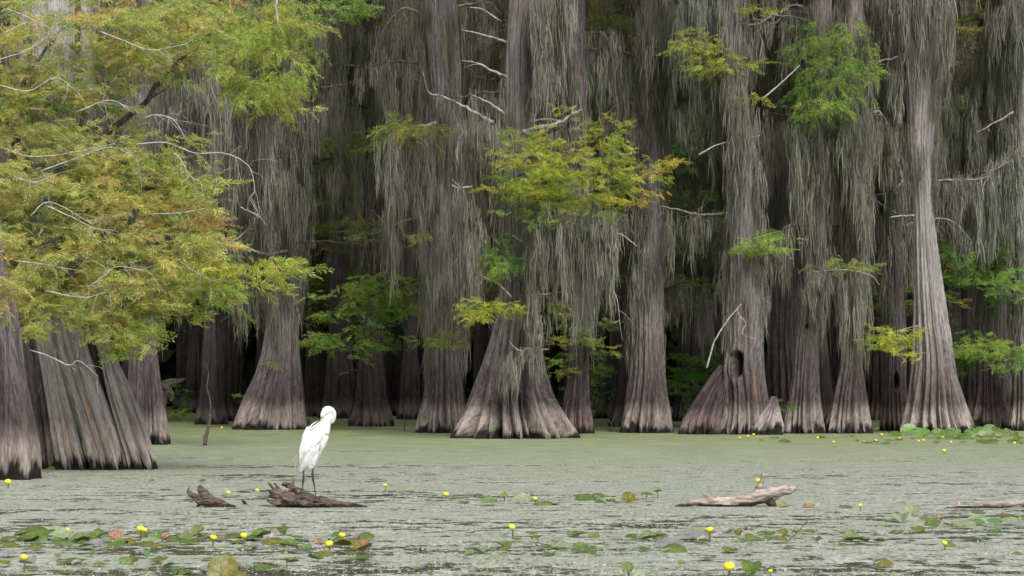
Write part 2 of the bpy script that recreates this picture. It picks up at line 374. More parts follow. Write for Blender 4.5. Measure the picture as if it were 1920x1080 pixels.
def moss_mesh(beards, seed, base=(.26, .24, .215), lv=4, wmul=1.0):
    """each beard is a few hanging locks; a lock is a stem hidden in short drooping fibres"""
    rs = np.random.RandomState(seed); pos = []; ln = []; cc = []; wd0 = []; gr_ = []
    for (x, y, z, L, W, n) in beards:
        nl = max(2, int(n/8)); L = L*rs.choice([.45, .8, 1.15]); tone = rs.uniform(.66, 1.2); gb = rs.uniform(0, 1)
        for _ in range(nl):
            l = L*rs.uniform(.35, 1.05); ox, oy = rs.normal(0, W*.6, 2); oz = rs.normal(0, .06+.06*L)
            l *= 1.1-.4*min(1.2, math.hypot(ox, oy)/max(W, .01))
            k = int(12+30*l); t = np.sort(rs.uniform(0, 1, k))
            sway = np.cumsum(rs.normal(0, .012, (k, 2)), axis=0)*.5
            rad = (.012+.035*(1-t)**.6)*(.7+.6*rs.rand())
            o = rs.normal(0, 1, (k, 2))*rad[:, None]
            pos.append(np.stack([x+ox+sway[:, 0]+o[:, 0], y+oy+sway[:, 1]+o[:, 1], z+oz-t*l], -1))
            ln.append(rs.uniform(.18, .75, k)*min(1, .4+l)); c_ = tone*rs.uniform(.8, 1.15)
            cc.append(np.full(k, c_)*rs.uniform(.8, 1.15, k)); gr_.append(np.full(k, gb))
    if not pos: return None
    pos = np.vstack(pos); ln = np.concatenate(ln); cc = np.concatenate(cc); gb = np.concatenate(gr_)[:, None]; n = len(pos)
    t = np.linspace(0, 1, lv)[None, :]
    wig = np.cumsum(rs.normal(0, .022, (n, lv, 2)), axis=1)*np.sqrt(ln)[:, None, None]*1.5+rs.normal(0, .045, (n, 1, 2))*ln[:, None, None]*t[..., None]
    xy = pos[:, None, :2]+wig
    z = pos[:, 2:3]-ln[:, None]*t
    ang = rs.uniform(0, np.pi, n); d = np.stack([np.cos(ang), np.sin(ang)], -1)[:, None, :]
    wd = rs.uniform(.003, .0115, (n, 1))*wmul*rs.uniform(.6, 1.3, (n, lv))*np.interp(t, [0, .15, .7, 1], [.6, 1, .8, .1])
    a = np.concatenate([xy+d*wd[..., None], z[..., None]], -1); b_ = np.concatenate([xy-d*wd[..., None], z[..., None]], -1)
    V = np.stack([a, b_], 2).reshape(-1, 3)
    i = (np.arange(n)*lv*2)[:, None]; k = np.arange(lv-1)[None, :]*2
    F = np.stack([i+k, i+k+1, i+k+3, i+k+2], -1).reshape(-1, 4)
    col = (np.array(base)*(1-gb*.5)+np.array((base[0]*.90, base[1]*1.02, base[2]*.72))*gb*.5)*cc[:, None]
    return V, F, np.repeat(col, lv*2, axis=0)
def trunk_beards(T, n, z0, z1, rs, L=(.4, 1.8), W=.12, k=26, front=.8):
    out_ = []
    for _ in range(n):
        z = rs.uniform(z0, z1); c, r = tr_at(T, z)
        a = rs.uniform(-np.pi, 0) if rs.rand() < front else rs.uniform(0, np.pi)
        if rs.rand() < .4: a = rs.choice([0.1, np.pi-.1])+rs.normal(0, .3)
        l = rs.uniform(*L)
        out_.append((c[0]+math.cos(a)*r*1.03, c[1]+math.sin(a)*r*1.0-.02, z, l, W*rs.uniform(.5, 1.5), k))
    return out_
def path_beards(path, per_m, rs, L=(.5, 2.2), W=.14, k=26):
    path = np.asarray(path); seg = np.linalg.norm(np.diff(path, axis=0), axis=1); tot = seg.sum(); cs = np.concatenate([[0], np.cumsum(seg)])
    out_ = []
    for _ in range(max(1, int(per_m*tot))):
        s = rs.uniform(.1, 1)*tot; q = [np.interp(s, cs, path[:, j]) for j in range(3)]
        out_.append((q[0], q[1], q[2], rs.uniform(*L), W*rs.uniform(.5, 1.6), k))
    return out_
def add_moss(parent, beards, seed, base=(.235, .225, .195), wmul=1.0):
    r = moss_mesh(beards, seed, base, wmul=wmul)
    if r is None: return
    return mk('spanish_moss', r[0], r[1], M['moss'], parent, col=r[2], smooth=False)
def branch(parent, pts, r0, r1, mat='limb', name='branch', twigs=0, rs=None, tl=.4, label=None, seg=7):
    path = smooth_path(pts, 5); n = len(path)
    rs = rs or np.random.RandomState(int(abs(path[0][0]*1000)) % 9999)
    path[1:-1] += rs.normal(0, r0*.25, (n-2, 3))
    mb = MB(); mb.add(*tube(path, np.linspace(r0, r1, n), seg))
    for _ in range(twigs):
        i = rs.randint(n//4, n); d = path[min(i+1, n-1)]-path[max(i-1, 0)]; d = d/(np.linalg.norm(d)+1e-9)
        e = d*.6+rs.normal(0, .6, 3)*[1, .5, 1]; e /= np.linalg.norm(e); l = tl*rs.uniform(.4, 1.2)
        q = [path[i]]
        for s in range(4):
            e = e+rs.normal(0, .16, 3)+[0, 0, -.10]; e /= np.linalg.norm(e); q.append(q[-1]+e*l/4)
        rr = max(r1*.75, r0*.22)
        mb.add(*tube(np.array(q), [rr, rr*.4], 5))
        if rs.rand() < .7:
            k = rs.randint(1, 4); e2 = e+rs.normal(0, .6, 3); e2 /= np.linalg.norm(e2)
            mb.add(*tube(np.array([q[k], q[k]+e2*l*.25, q[k]+e2*l*.45+[0, 0, -.03]]), [rr*.6, rr*.25], 5))
    V, F, _ = mb.get()
    o = mk(name, V, F, M[mat], parent)
    if label: o['label'] = label
    return path
# feathery sprays of cypress needles
def spray_proto(seed, nb=15, droop=.25):
    rs = np.random.RandomState(seed); Q = []
    def quad(a, d, L, wd, nrm):
        side = np.cross(d, nrm); side /= np.linalg.norm(side)+1e-9
        m_ = a+d*L*.45+nrm*L*.04
        Q.append([a, m_+side*wd, a+d*L-nrm*L*.08, m_-side*wd])
    nz = np.array([0, 0, 1.])
    pts = []
    for i in range(nb+1):
        t = i/nb; pts.append(np.array([t, .05*math.sin(t*3+seed), -droop*t*t*.6]))
    quad(pts[0], np.array([1, 0, -droop*.5])/math.hypot(1, droop*.5), 1.0, .012, nz)
    for i in range(1, nb+1):
        for s in (-1, 1):
            if rs.rand() < .12: continue
            t = i/nb; L = (.42-.26*t)*rs.uniform(.7, 1.2); a = rs.uniform(.55, 1.0)
            d = np.array([math.cos(a), s*math.sin(a), rs.normal(-.08, .22)]); d /= np.linalg.norm(d)
            nrm = nz+rs.normal(0, .5, 3); nrm -= d*nrm.dot(d); nrm /= np.linalg.norm(nrm)
            quad(pts[i], d, L, rs.uniform(.016, .028), nrm)
    return np.array(Q)            # (q,4,3)
PROTO = [spray_proto(s) for s in range(5)]
PROTO_D = [spray_proto(s, 13, .9) for s in range(5, 9)]
def foliage_mesh(ells, seed, pal, size=.32, droop=False, dens=1.0, jit=.18, hang=0):
    """ells: (x,y,z,rx,ry,rz,n)"""
    rs = np.random.RandomState(seed); allV = []; allC = []
    pal = np.array(pal); protos = PROTO_D if droop else PROTO
    for (x, y, z, rx, ry, rz, n) in ells:
        n = int(n*dens); nc = max(1, n//7); cpos = rs.normal(0, .56, (nc, 3)); ln = np.linalg.norm(cpos, axis=1); cpos *= (np.minimum(ln, 1.25)/np.maximum(ln, 1e-6))[:, None]
        clumpcol = np.clip(pal[rs.randint(0, len(pal), nc)]*np.array([1.2, 1.13, 1.35]), 0, .8)
        ci = rs.randint(0, nc, n)
        off = rs.normal(0, 1, (n, 3))*[.16, .16, .05]*(size/.32)
        pos = np.array([x, y, z])+cpos[ci]*[rx, ry, rz]+off
        az = np.arctan2(cpos[ci, 1], cpos[ci, 0])+rs.normal(0, .9, n); el = rs.normal(-.08-hang, .3, n)
        sc = size*rs.uniform(.55, 1.35, n)*(1 + 0*az)
        roll = rs.normal(0, .9, n)
        for k, pr in enumerate(protos):
            I = np.where(np.arange(n) % len(protos) == k)[0]
            if len(I) == 0: continue
            q = len(pr)
            v = pr.reshape(-1, 3)[None]*sc[I][:, None, None]           # (I,4q,3)
            cr, sr = np.cos(roll[I])[:, None], np.sin(roll[I])[:, None]
            yv = v[..., 1]*cr-v[..., 2]*sr; zv = v[..., 1]*sr+v[..., 2]*cr; xv = v[..., 0]
            ce, se = np.cos(el[I])[:, None], np.sin(el[I])[:, None]
            x2 = xv*ce-zv*se; z2 = xv*se+zv*ce
            cz, sz = np.cos(az[I])[:, None], np.sin(az[I])[:, None]
            x3 = x2*cz-yv*sz; y3 = x2*sz+yv*cz
            allV.append((np.stack([x3, y3, z2], -1)+pos[I][:, None]).reshape(-1, 3))
            c = clumpcol[ci[I]]*rs.uniform(1-jit, 1+jit, (len(I), 1))*rs.uniform(.93, 1.07, (len(I), 3))
            lc = c[:, None, :]*rs.uniform(.75, 1.25, (len(I), q, 1))
            allC.append(np.repeat(lc.reshape(-1, 3), 4, axis=0))
    V = np.vstack(allV); Cc = np.vstack(allC); F = np.arange(len(V)).reshape(-1, 4)
    return V, F, Cc
def E(px, py, rx, ry, Y, n, dy=None):
    q = P(px, py, Y); s = S(Y); return (q[0], q[1], q[2], rx*s, (dy if dy else max(rx, ry)*s*.8), ry*s, n)
def add_foliage(parent, ells, seed, pal, name='foliage', label=None, **k):
    V, F, Cc = foliage_mesh(ells, seed, pal, **k)
    o = mk(name, V, F, M['leaf'], parent, col=Cc, smooth=False)
    if label: o['label'] = label
    return o
OCHRE = [(.44, .44, .11), (.39, .42, .10), (.31, .38, .09), (.46, .38, .11), (.28, .36, .08), (.40, .44, .11), (.35, .40, .10), (.32, .38, .09), (.38, .36, .12)]
LIME = [(.28, .36, .07), (.33, .39, .08), (.23, .32, .06), (.36, .39, .09)]
YELLOW = [(.37, .41, .055), (.32, .39, .055), (.40, .40, .055), (.25, .34, .05), (.30, .38, .055)]
GREEN = [(.16, .27, .05), (.21, .32, .055), (.12, .21, .045), (.26, .35, .07)]
OLIVE = [(.24, .25, .06), (.18, .21, .05), (.28, .27, .07), (.14, .17, .04)]
DARKG = [(.08, .15, .04), (.12, .19, .045), (.16, .23, .055)]
BRIGHT = [(.10, .24, .03), (.13, .28, .04), (.07, .18, .03)]
CANOPY = [(.07, .10, .03), (.12, .15, .045), (.16, .18, .05)]

def depth_of(py): return H*FPX/(py-714.)
ROOTS = []
def cypress(name, label, prof, seed, mat='bark', Ybase=None, moss=60, mz=(2.6, 12), crown=True, auto=8, group=None, blen=1.4, mossL=(.5, 2.2), **k):
    base_w = (prof[0][2]-prof[0][1])
    d = depth_of(prof[0][0]) if Ybase is None else Ybase
    Y = d+ base_w/2*S(d)*.8
    c = P((prof[0][1]+prof[0][2])/2, prof[0][0], Y)
    root = empty('cypress_tree', (c[0], Y, 0), label=label, cat='tree', group=group)
    rs = np.random.RandomState(seed+100)
    # keep the waterline where the photo has it: profile is read at the trunk's middle depth
    T = trunk(root, prof, Y, seed, M[mat], **k)
    beards = trunk_beards(T, moss, mz[0], mz[1], rs, mossL)
    for i in range(auto):
        z = rs.uniform(max(3.2, mz[0]), 13.5); c0, r = tr_at(T, z); s = rs.choice([-1, 1]); l = blen*rs.uniform(.4, 1.2)
        yd = rs.uniform(-.7, .7)
        p = [c0+[s*r*.7, 0, 0], c0+[s*(r+l*.4), yd*l*.4, rs.uniform(-.05, .25)], c0+[s*(r+l*.75), yd*l*.8, rs.uniform(-.2, .3)], c0+[s*(r+l), yd*l, rs.uniform(-.4, .2)]]
        pth = branch(root, p, .035, .012, 'limb_dark' if i % 2 else 'limb', twigs=5, rs=rs, tl=.7)
        beards += path_beards(pth, 5, rs, mossL, .15)
    base = dict(bark_back=(.20, .19, .155), bark_dark=(.22, .21, .185)).get(mat, (.205, .190, .165))
    if Y < 58 and mat != 'bark_back': moss = int(moss*.30)
    if beards: add_moss(root, beards, seed, base)
    if crown:
        c0, r = tr_at(T, T['z'][-1])
        ells = [(c0[0]+rs.uniform(-1.5, 1.5), c0[1]+rs.uniform(-1.5, 1.5), c0[2]+rs.uniform(-1.5, 1), 2.6, 2.6, 1.2, 110) for _ in range(3)]
        add_foliage(root, ells, seed, CANOPY, size=.9, name='crown')
        if mat == 'bark_back':
            ells = []
            for _ in range(16):
                c0, r = tr_at(T, rs.uniform(3.5, 18)); a_ = rs.uniform(0, 6.28); e_ = rs.uniform(.5, 1.9)
                ells.append((c0[0]+math.cos(a_)*e_, c0[1]+math.sin(a_)*e_, c0[2], .9, .9, .5, 46))
            add_foliage(root, ells, seed+1, OLIVE+GREEN, size=.38)
    T['root'] = root; ROOTS.append(root)
    return root, T, rs

# ------------------------------------------------------------------ the cypresses, left to right
rL1, tL1, rs = cypress('L1', 'cypress butt with black waterline cut by the left edge of the frame', [(901, -130, 87), (860, -115, 84), (800, -100, 74), (700, -85, 52), (640, -75, 42), (500, -75, 18), (300, -90, -14), (0, -110, -40)], 1, 'bark', moss=0, mz=(1.2, 6), crown=False, auto=0, nmaj=7, A=.3, nmin=15)
rL2, tL2, rs = cypress('L2', 'broad many-stemmed cypress with orange bark scars under the ochre foliage at left', [(881, 160, 246), (840, 153, 236), (760, 130, 206), (700, 112, 182), (640, 98, 162), (560, 88, 150), (400, 85, 145), (0, 85, 140)], 2, 'bark_left', moss=0, mz=(2, 7), crown=False, auto=0, nmaj=4, A=.30, nmin=10,
    scars=[(181, 822, 5, 64), (165, 765, 4, 34)])
for k_, (pf_, sd_, dy_b, mt_, nm_, sc_) in enumerate([
        ([(881, 98, 172), (840, 94, 160), (760, 86, 142), (700, 78, 126), (640, 66, 112), (560, 62, 104), (0, 60, 90)], 23, -.02, 'bark_left', 4, [(128, 815, 3.5, 60)]),
        ([(878, 60, 122), (800, 54, 112), (700, 44, 98), (640, 38, 90), (0, 36, 80)], 24, .35, 'bark_pale', 3, []),
        ([(881, 238, 300), (840, 226, 289), (780, 208, 268), (720, 194, 243), (680, 188, 224), (640, 178, 205), (590, 164, 187), (450, 150, 178), (0, 150, 170)], 22, .10, 'bark_left', 4, [(256, 856, 3, 16)]),
        ([(878, 200, 262), (820, 192, 242), (760, 182, 226), (700, 172, 208), (640, 158, 190), (0, 150, 176)], 25, .45, 'bark', 3, [])]):
    trunk(rL2, pf_, tL2['y']+dy_b, sd_, M[mt_], nmaj=nm_, nmin=9, A=.30, ztop=9, name='stem', scars=sc_)
rL3, tL3, rs = cypress('L3', 'narrow cypress behind the lime spray, right of the scarred trunks', [(834, 228, 323), (790, 236, 316), (730, 240, 306), (650, 244, 296), (560, 248, 290), (400, 250, 288), (200, 255, 285), (0, 258, 284)], 3, 'bark', moss=40, mz=(3, 9), auto=6, nmaj=7)
r4, t4, rs4 = cypress('T4', 'tall cypress flaring to the left behind the white egret', [(806, 430, 580), (780, 441, 577), (740, 459, 572), (700, 478, 566), (650, 493, 562), (600, 500, 560), (500, 507, 562), (400, 515, 566), (300, 520, 560), (200, 530, 566), (0, 530, 562)], 4, 'bark', moss=85, mz=(3.2, 12), auto=10, nmaj=10, A=.2)
r5, t5, rs5 = cypress('T5', 'straight cypress just left of the broad central one', [(812, 777, 882), (780, 784, 876), (740, 793, 870), (650, 799, 862), (540, 800, 862), (400, 801, 862), (250, 808, 864), (100, 800, 866), (0, 792, 856)], 5, 'bark', moss=80, mz=(2.6, 11), auto=9, nmaj=8, A=.16)
r6, t6, rs6 = cypress('T6', 'widest central cypress with skirt-like fluted base and moss rags', [(823, 836, 1092), (800, 850, 1080), (780, 862, 1066), (740, 879, 1044), (700, 893, 1030), (640, 914, 1016), (600, 925, 1008), (560, 935, 1004), (500, 936, 998), (400, 940, 996), (300, 945, 992), (200, 948, 994), (100, 946, 997), (0, 955, 1002)], 6, 'bark', moss=26, mz=(3, 8), auto=4, nmaj=10, nmin=27, A=.30, seg=300)
r7, t7, _ = cypress('T7', 'slim reddish cypress half hidden behind the right flank of the central one', [(813, 1040, 1117), (780, 1048, 1112), (720, 1060, 1106), (600, 1068, 1104), (400, 1068, 1102), (0, 1062, 1098)], 7, 'bark_dark', moss=40, mz=(3, 10), auto=6, scars=[(1083, 790, 10, 18)])
r9, t9, rs9 = cypress('T9', 'upright fluted cypress alone in the gap right of the central tree', [(812, 1157, 1266), (780, 1166, 1260), (740, 1176, 1252), (700, 1182, 1249), (600, 1190, 1246), (500, 1196, 1243), (300, 1201, 1243), (150, 1205, 1240), (0, 1202, 1240)], 9, 'bark', moss=80, mz=(2.8, 11), auto=8, nmaj=9, A=.2)
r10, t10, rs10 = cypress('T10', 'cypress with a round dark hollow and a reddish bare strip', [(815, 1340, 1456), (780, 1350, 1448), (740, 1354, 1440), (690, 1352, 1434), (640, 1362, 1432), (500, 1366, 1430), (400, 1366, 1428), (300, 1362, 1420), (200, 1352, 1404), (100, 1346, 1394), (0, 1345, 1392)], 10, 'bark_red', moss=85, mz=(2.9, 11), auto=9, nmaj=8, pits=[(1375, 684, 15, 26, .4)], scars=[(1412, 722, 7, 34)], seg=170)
trunk(r10, [(812, 1266, 1372), (790, 1274, 1372), (760, 1292, 1374), (730, 1312, 1376), (705, 1330, 1376), (685, 1348, 1376)], t10['y']+.15, 101, M['bark_dark'], nmaj=8, top_cap=True, name='buttress', A=.25)
trunk(r10, [(815, 1392, 1468), (795, 1408, 1468), (775, 1426, 1464), (755, 1440, 1460), (743, 1446, 1456)], t10['y']-.3, 102, M['bark_pale'], nmaj=6, top_cap=True, name='buttress', A=.2)
r11, t11, _ = cypress('T11', 'smooth plum-grey cypress behind the one with the hollow', [(806, 1420, 1545), (740, 1430, 1520), (650, 1436, 1508), (500, 1440, 1498), (400, 1452, 1505), (300, 1460, 1508), (250, 1452, 1500), (0, 1450, 1500)], 11, 'bark_dark', moss=50, mz=(4.5, 12), auto=7, A=.1)
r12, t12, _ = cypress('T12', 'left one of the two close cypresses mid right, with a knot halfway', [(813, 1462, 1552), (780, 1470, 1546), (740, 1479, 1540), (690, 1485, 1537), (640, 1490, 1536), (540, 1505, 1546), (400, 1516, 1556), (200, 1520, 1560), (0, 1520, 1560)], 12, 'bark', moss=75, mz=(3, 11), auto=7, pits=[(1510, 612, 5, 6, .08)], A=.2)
r13, t13, _ = cypress('T13', 'right one of the two close cypresses mid right, draped in moss', [(813, 1544, 1636), (780, 1552, 1630), (740, 1561, 1625), (680, 1575, 1618), (600, 1578, 1621), (500, 1580, 1622), (400, 1586, 1630), (250, 1590, 1626), (0, 1562, 1618)], 13, 'bark', moss=85, mz=(3, 11), auto=7, A=.2)
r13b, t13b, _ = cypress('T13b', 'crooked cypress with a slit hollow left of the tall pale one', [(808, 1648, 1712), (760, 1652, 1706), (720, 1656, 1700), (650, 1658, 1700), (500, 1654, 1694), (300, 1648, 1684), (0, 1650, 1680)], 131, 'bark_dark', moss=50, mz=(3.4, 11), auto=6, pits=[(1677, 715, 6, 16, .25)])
r14, t14, rs14 = cypress('T14', 'tall pale clean cypress standing over the lily pads at right', [(813, 1683, 1836), (790, 1690, 1826), (760, 1697, 1814), (700, 1706, 1795), (650, 1710, 1787), (600, 1712, 1779), (500, 1714, 1762), (400, 1712, 1750), (300, 1703, 1748), (200, 1700, 1755), (100, 1698, 1766), (0, 1697, 1776)], 14, 'bark_pale', moss=34, mz=(6, 12), auto=4, nmaj=11, nmin=26, A=.22, seg=260)
r15, t15, _ = cypress('T15', 'dark cypress base just right of the tall pale one', [(806, 1815, 1900), (770, 1822, 1888), (740, 1828, 1878), (650, 1832, 1868), (500, 1835, 1866), (0, 1840, 1868)], 15, 'bark_dark', moss=60, mz=(3, 11), auto=8)
r16, t16, _ = cypress('T16', 'half seen cypress at the right edge of the frame', [(808, 1885, 1965), (760, 1894, 1950), (600, 1898, 1940), (0, 1900, 1938)], 16, 'bark', moss=60, mz=(2.6, 11), auto=8)
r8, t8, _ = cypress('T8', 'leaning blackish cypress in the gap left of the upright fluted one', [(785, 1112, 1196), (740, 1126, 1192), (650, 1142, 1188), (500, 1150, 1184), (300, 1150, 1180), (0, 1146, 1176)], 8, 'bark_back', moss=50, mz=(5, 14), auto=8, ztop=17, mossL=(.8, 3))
# dim second row
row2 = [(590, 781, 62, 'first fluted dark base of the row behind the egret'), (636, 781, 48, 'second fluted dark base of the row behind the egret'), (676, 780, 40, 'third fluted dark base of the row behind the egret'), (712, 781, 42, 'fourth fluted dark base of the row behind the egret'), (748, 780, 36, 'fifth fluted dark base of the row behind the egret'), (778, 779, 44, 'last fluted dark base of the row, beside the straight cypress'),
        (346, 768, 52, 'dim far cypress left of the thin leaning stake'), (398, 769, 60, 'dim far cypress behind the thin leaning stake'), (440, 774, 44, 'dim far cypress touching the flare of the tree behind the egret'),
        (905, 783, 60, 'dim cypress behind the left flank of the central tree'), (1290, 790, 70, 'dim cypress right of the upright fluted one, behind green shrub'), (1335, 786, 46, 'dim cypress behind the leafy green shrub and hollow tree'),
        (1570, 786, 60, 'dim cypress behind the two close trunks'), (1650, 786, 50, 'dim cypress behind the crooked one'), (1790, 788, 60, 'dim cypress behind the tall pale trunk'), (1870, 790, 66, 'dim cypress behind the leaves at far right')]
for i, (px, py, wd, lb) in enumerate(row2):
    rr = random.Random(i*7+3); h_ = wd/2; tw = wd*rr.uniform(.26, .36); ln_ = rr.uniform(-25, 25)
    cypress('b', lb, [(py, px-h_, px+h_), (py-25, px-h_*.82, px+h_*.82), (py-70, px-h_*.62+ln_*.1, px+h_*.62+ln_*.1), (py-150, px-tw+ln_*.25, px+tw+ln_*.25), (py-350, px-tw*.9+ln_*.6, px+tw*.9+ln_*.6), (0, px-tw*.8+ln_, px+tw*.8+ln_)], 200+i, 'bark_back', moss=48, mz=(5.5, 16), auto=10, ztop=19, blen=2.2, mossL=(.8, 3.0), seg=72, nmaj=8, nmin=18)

# ------------------------------------------------------------------ far trees: three kinds, copied with their parts
def copy_tree(o, parent=None):
    c = o.copy(); COL.objects.link(c); c.parent = parent
    for ch in list(o.children): copy_tree(ch, c)
    return c
FARLAB = 'dim moss-hung cypress in the dense dark stand behind the front trees'
protos = []
for k in range(3):
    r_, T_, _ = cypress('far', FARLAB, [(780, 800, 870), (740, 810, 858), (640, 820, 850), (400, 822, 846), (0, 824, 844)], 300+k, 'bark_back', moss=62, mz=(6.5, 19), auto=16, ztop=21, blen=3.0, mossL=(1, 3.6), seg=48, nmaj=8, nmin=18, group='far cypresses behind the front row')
    protos.append(r_)
rr = random.Random(5); spots = []
for row, (Y0, n, xw) in enumerate([(63, 11, 17), (72, 13, 20), (84, 14, 23), (95, 15, 26), (104, 16, 30)]):
    for i in range(n):
        x = -xw+2*xw*(i+.5)/n+rr.uniform(-.8, .8); spots.append((x, Y0+rr.uniform(-3, 3), rr.uniform(0, 6.28), rr.uniform(.8, 1.2)))
for i, (x, y, a, s) in enumerate(spots):
    o = protos[i] if i < 3 else copy_tree(protos[i % 3])
    o.location = (x, y, 0); o.rotation_euler.z = a; o.scale = (s, s, 1)

# the far wood beyond them, one mass
rsx = np.random.RandomState(77); mb = MB(); nleaf = 135000
pos = np.stack([rsx.uniform(-48, 48, nleaf), rsx.uniform(108, 124, nleaf), rsx.uniform(0, 1, nleaf)**1.6*36], -1)
u = rsx.normal(0, 1, (nleaf, 3)); u /= np.linalg.norm(u, axis=1)[:, None]; v_ = np.cross(u, rsx.normal(0, 1, (nleaf, 3))); v_ /= np.linalg.norm(v_, axis=1)[:, None]
sz = rsx.uniform(.25, .75, (nleaf, 1))
Vq = np.stack([pos-u*sz, pos-v_*sz*.55, pos+u*sz, pos+v_*sz*.55], 1).reshape(-1, 3)
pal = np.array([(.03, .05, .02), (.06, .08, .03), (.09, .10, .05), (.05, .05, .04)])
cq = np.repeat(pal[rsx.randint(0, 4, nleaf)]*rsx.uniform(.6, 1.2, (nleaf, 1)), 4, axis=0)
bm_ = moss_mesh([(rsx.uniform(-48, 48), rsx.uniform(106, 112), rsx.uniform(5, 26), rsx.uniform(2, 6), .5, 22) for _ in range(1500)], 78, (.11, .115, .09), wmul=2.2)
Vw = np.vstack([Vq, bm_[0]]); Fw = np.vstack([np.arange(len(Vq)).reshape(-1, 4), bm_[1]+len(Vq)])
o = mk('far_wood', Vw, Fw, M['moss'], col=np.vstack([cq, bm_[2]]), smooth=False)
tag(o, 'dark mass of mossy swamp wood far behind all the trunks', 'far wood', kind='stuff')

# ------------------------------------------------------------------ branches, foliage and moss of the front trees
def bp(root, pts, r0, r1, Y, mat='limb', twigs=0, rs=None, tl=.4, name='branch', label=None):
    return branch(root, [P(p[0], p[1], Y+(p[2] if len(p) > 2 else 0)) for p in pts], r0, r1, mat, name, twigs, rs, tl, label)
def hang(root, pts, seed, Y, n=30, L=(.5, 1.6), W=.12, k=30, base=(.215, .20, .175), spread=.25):
    """moss rags hanging along a line of photo pixels"""
    r_ = np.random.RandomState(seed); q = np.array([P(a, b_, Y) for a, b_ in pts]); B = []
    for _ in range(n):
        s = r_.uniform(0, len(q)-1); i = int(min(s, len(q)-2)); p_ = q[i]*(1-(s-i))+q[i+1]*(s-i)
        B.append((p_[0]+r_.normal(0, .05), p_[1]+r_.normal(0, spread), p_[2]+r_.normal(0, .08), r_.uniform(*L), W*r_.uniform(.5, 1.5), k))
    return add_moss(root, B, seed, base)

# --- left trees
YL = tL2['y']
rsb = np.random.RandomState(9)
limbs = [[(100, 420), (150, 300), (260, 200), (330, 120), (400, 60)], [(90, 560), (180, 500), (300, 480), (420, 500), (545, 515, -.5)], [(60, 350), (20, 230), (60, 130), (110, 60)],
         [(110, 470), (190, 400), (290, 350), (390, 360, -.4)], [(70, 500), (30, 430), (-40, 380)], [(140, 560), (230, 560), (290, 590), (330, 600)]]
for l in limbs: bp(rL2, l, .06, .018, YL-.5, 'limb_dark', 3, rsb, .5)
add_foliage(rL2, [E(-25, 430, 40, 60, 27, 90), E(-20, 540, 45, 50, 27, 90), E(-20, 320, 35, 60, 27, 60), E(150, 40, 190, 60, 30, 420), E(320, 60, 75, 60, 30.5, 170), E(250, 130, 130, 60, 30.6, 220), E(60, 230, 120, 80, 30, 340), E(210, 290, 130, 70, 30.4, 360), E(90, 350, 150, 70, 29.6, 420), E(250, 400, 130, 55, 30.2, 350),
    E(120, 470, 190, 55, 29.5, 520), E(60, 560, 120, 55, 29.3, 330), E(210, 540, 130, 45, 29.8, 320), E(20, 130, 90, 70, 30.6, 150), E(330, 470, 90, 45, 30, 190), E(0, 330, 60, 90, 30, 160), E(0, 480, 60, 60, 29.5, 130), E(330, 300, 50, 40, 30.6, 60), E(300, 20, 110, 30, 31, 120), E(10, 590, 60, 40, 29, 120), E(200, 600, 70, 20, 29.6, 60)], 31, OCHRE, size=.22, dens=1.3, label='ochre and olive feathery foliage')
add_foliage(rL2, [E(40, 400, 110, 55, 31, 150), E(180, 340, 100, 55, 31.2, 150), E(60, 520, 100, 50, 31, 150), E(320, 545, 60, 30, 31, 50), E(170, 90, 150, 60, 31.2, 160), E(110, 200, 120, 60, 31.3, 160), E(280, 430, 110, 60, 31, 130)], 32, GREEN+OLIVE, size=.28, dens=1.6, label='deep green inner foliage')
add_foliage(rL2, [E(370, 395, 45, 32, 30.3, 90)], 33, [(.44, .30, .10), (.42, .30, .10), (.42, .40, .10)], size=.26, label='rusty orange foliage tip')
add_foliage(rL2, [E(365, 350, 42, 14, 30.4, 60), E(460, 512, 95, 22, 29.8, 170), E(400, 540, 50, 40, 30, 80), E(240, 640, 52, 36, 29.6, 120), E(275, 600, 40, 25, 29.9, 40), E(320, 580, 60, 14, 30, 36)], 34, LIME+YELLOW[:2], size=.26, label='lime green foliage tips')
dead = [[(-5, 120), (60, 95), (100, 60), (108, 0)], [(10, 20), (50, 35), (100, 60), (130, 80)], [(0, 60), (40, 48), (90, 42)], [(140, 205), (200, 193), (250, 210)], [(255, 275), (310, 273), (360, 282), (420, 290), (460, 310), (472, 350), (468, 375)],
        [(270, 222), (295, 218), (320, 230), (355, 258)], [(80, 320), (140, 300), (200, 280), (255, 300)], [(0, 280), (60, 290), (140, 285), (210, 275)], [(95, 390), (140, 410), (180, 430), (215, 432)], [(30, 485), (80, 490), (140, 500)],
        [(285, 405), (330, 395), (385, 385)], [(55, 652), (95, 672), (130, 690), (150, 670), (186, 712)], [(170, 545), (190, 520), (225, 505), (270, 510)], [(0, 165), (60, 175), (100, 150), (150, 170)], [(330, 280), (345, 300), (352, 330), (368, 340)], [(340, 490), (370, 510), (400, 520)],
        [(20, 330), (70, 345), (110, 330)], [(60, 400), (100, 385), (170, 420)], [(180, 60), (230, 75), (280, 90), (350, 88)], [(90, 540), (150, 552), (200, 545)]]
tj = random.Random(4)
for i, l in enumerate(dead):
    bp(rL2, [(a+tj.uniform(-7, 7), b_+tj.uniform(-7, 7), 0) for a, b_ in l], .0085, .0035, 28.6 if l[0][0] < 250 else 29.4, 'twig', 9, np.random.RandomState(400+i), .4, 'dead_branch', 'bleached bare twig')
hang(rL2, [(330, 200), (380, 170), (400, 150)], 41, 33, 26, (.6, 2.2), .14, 30)
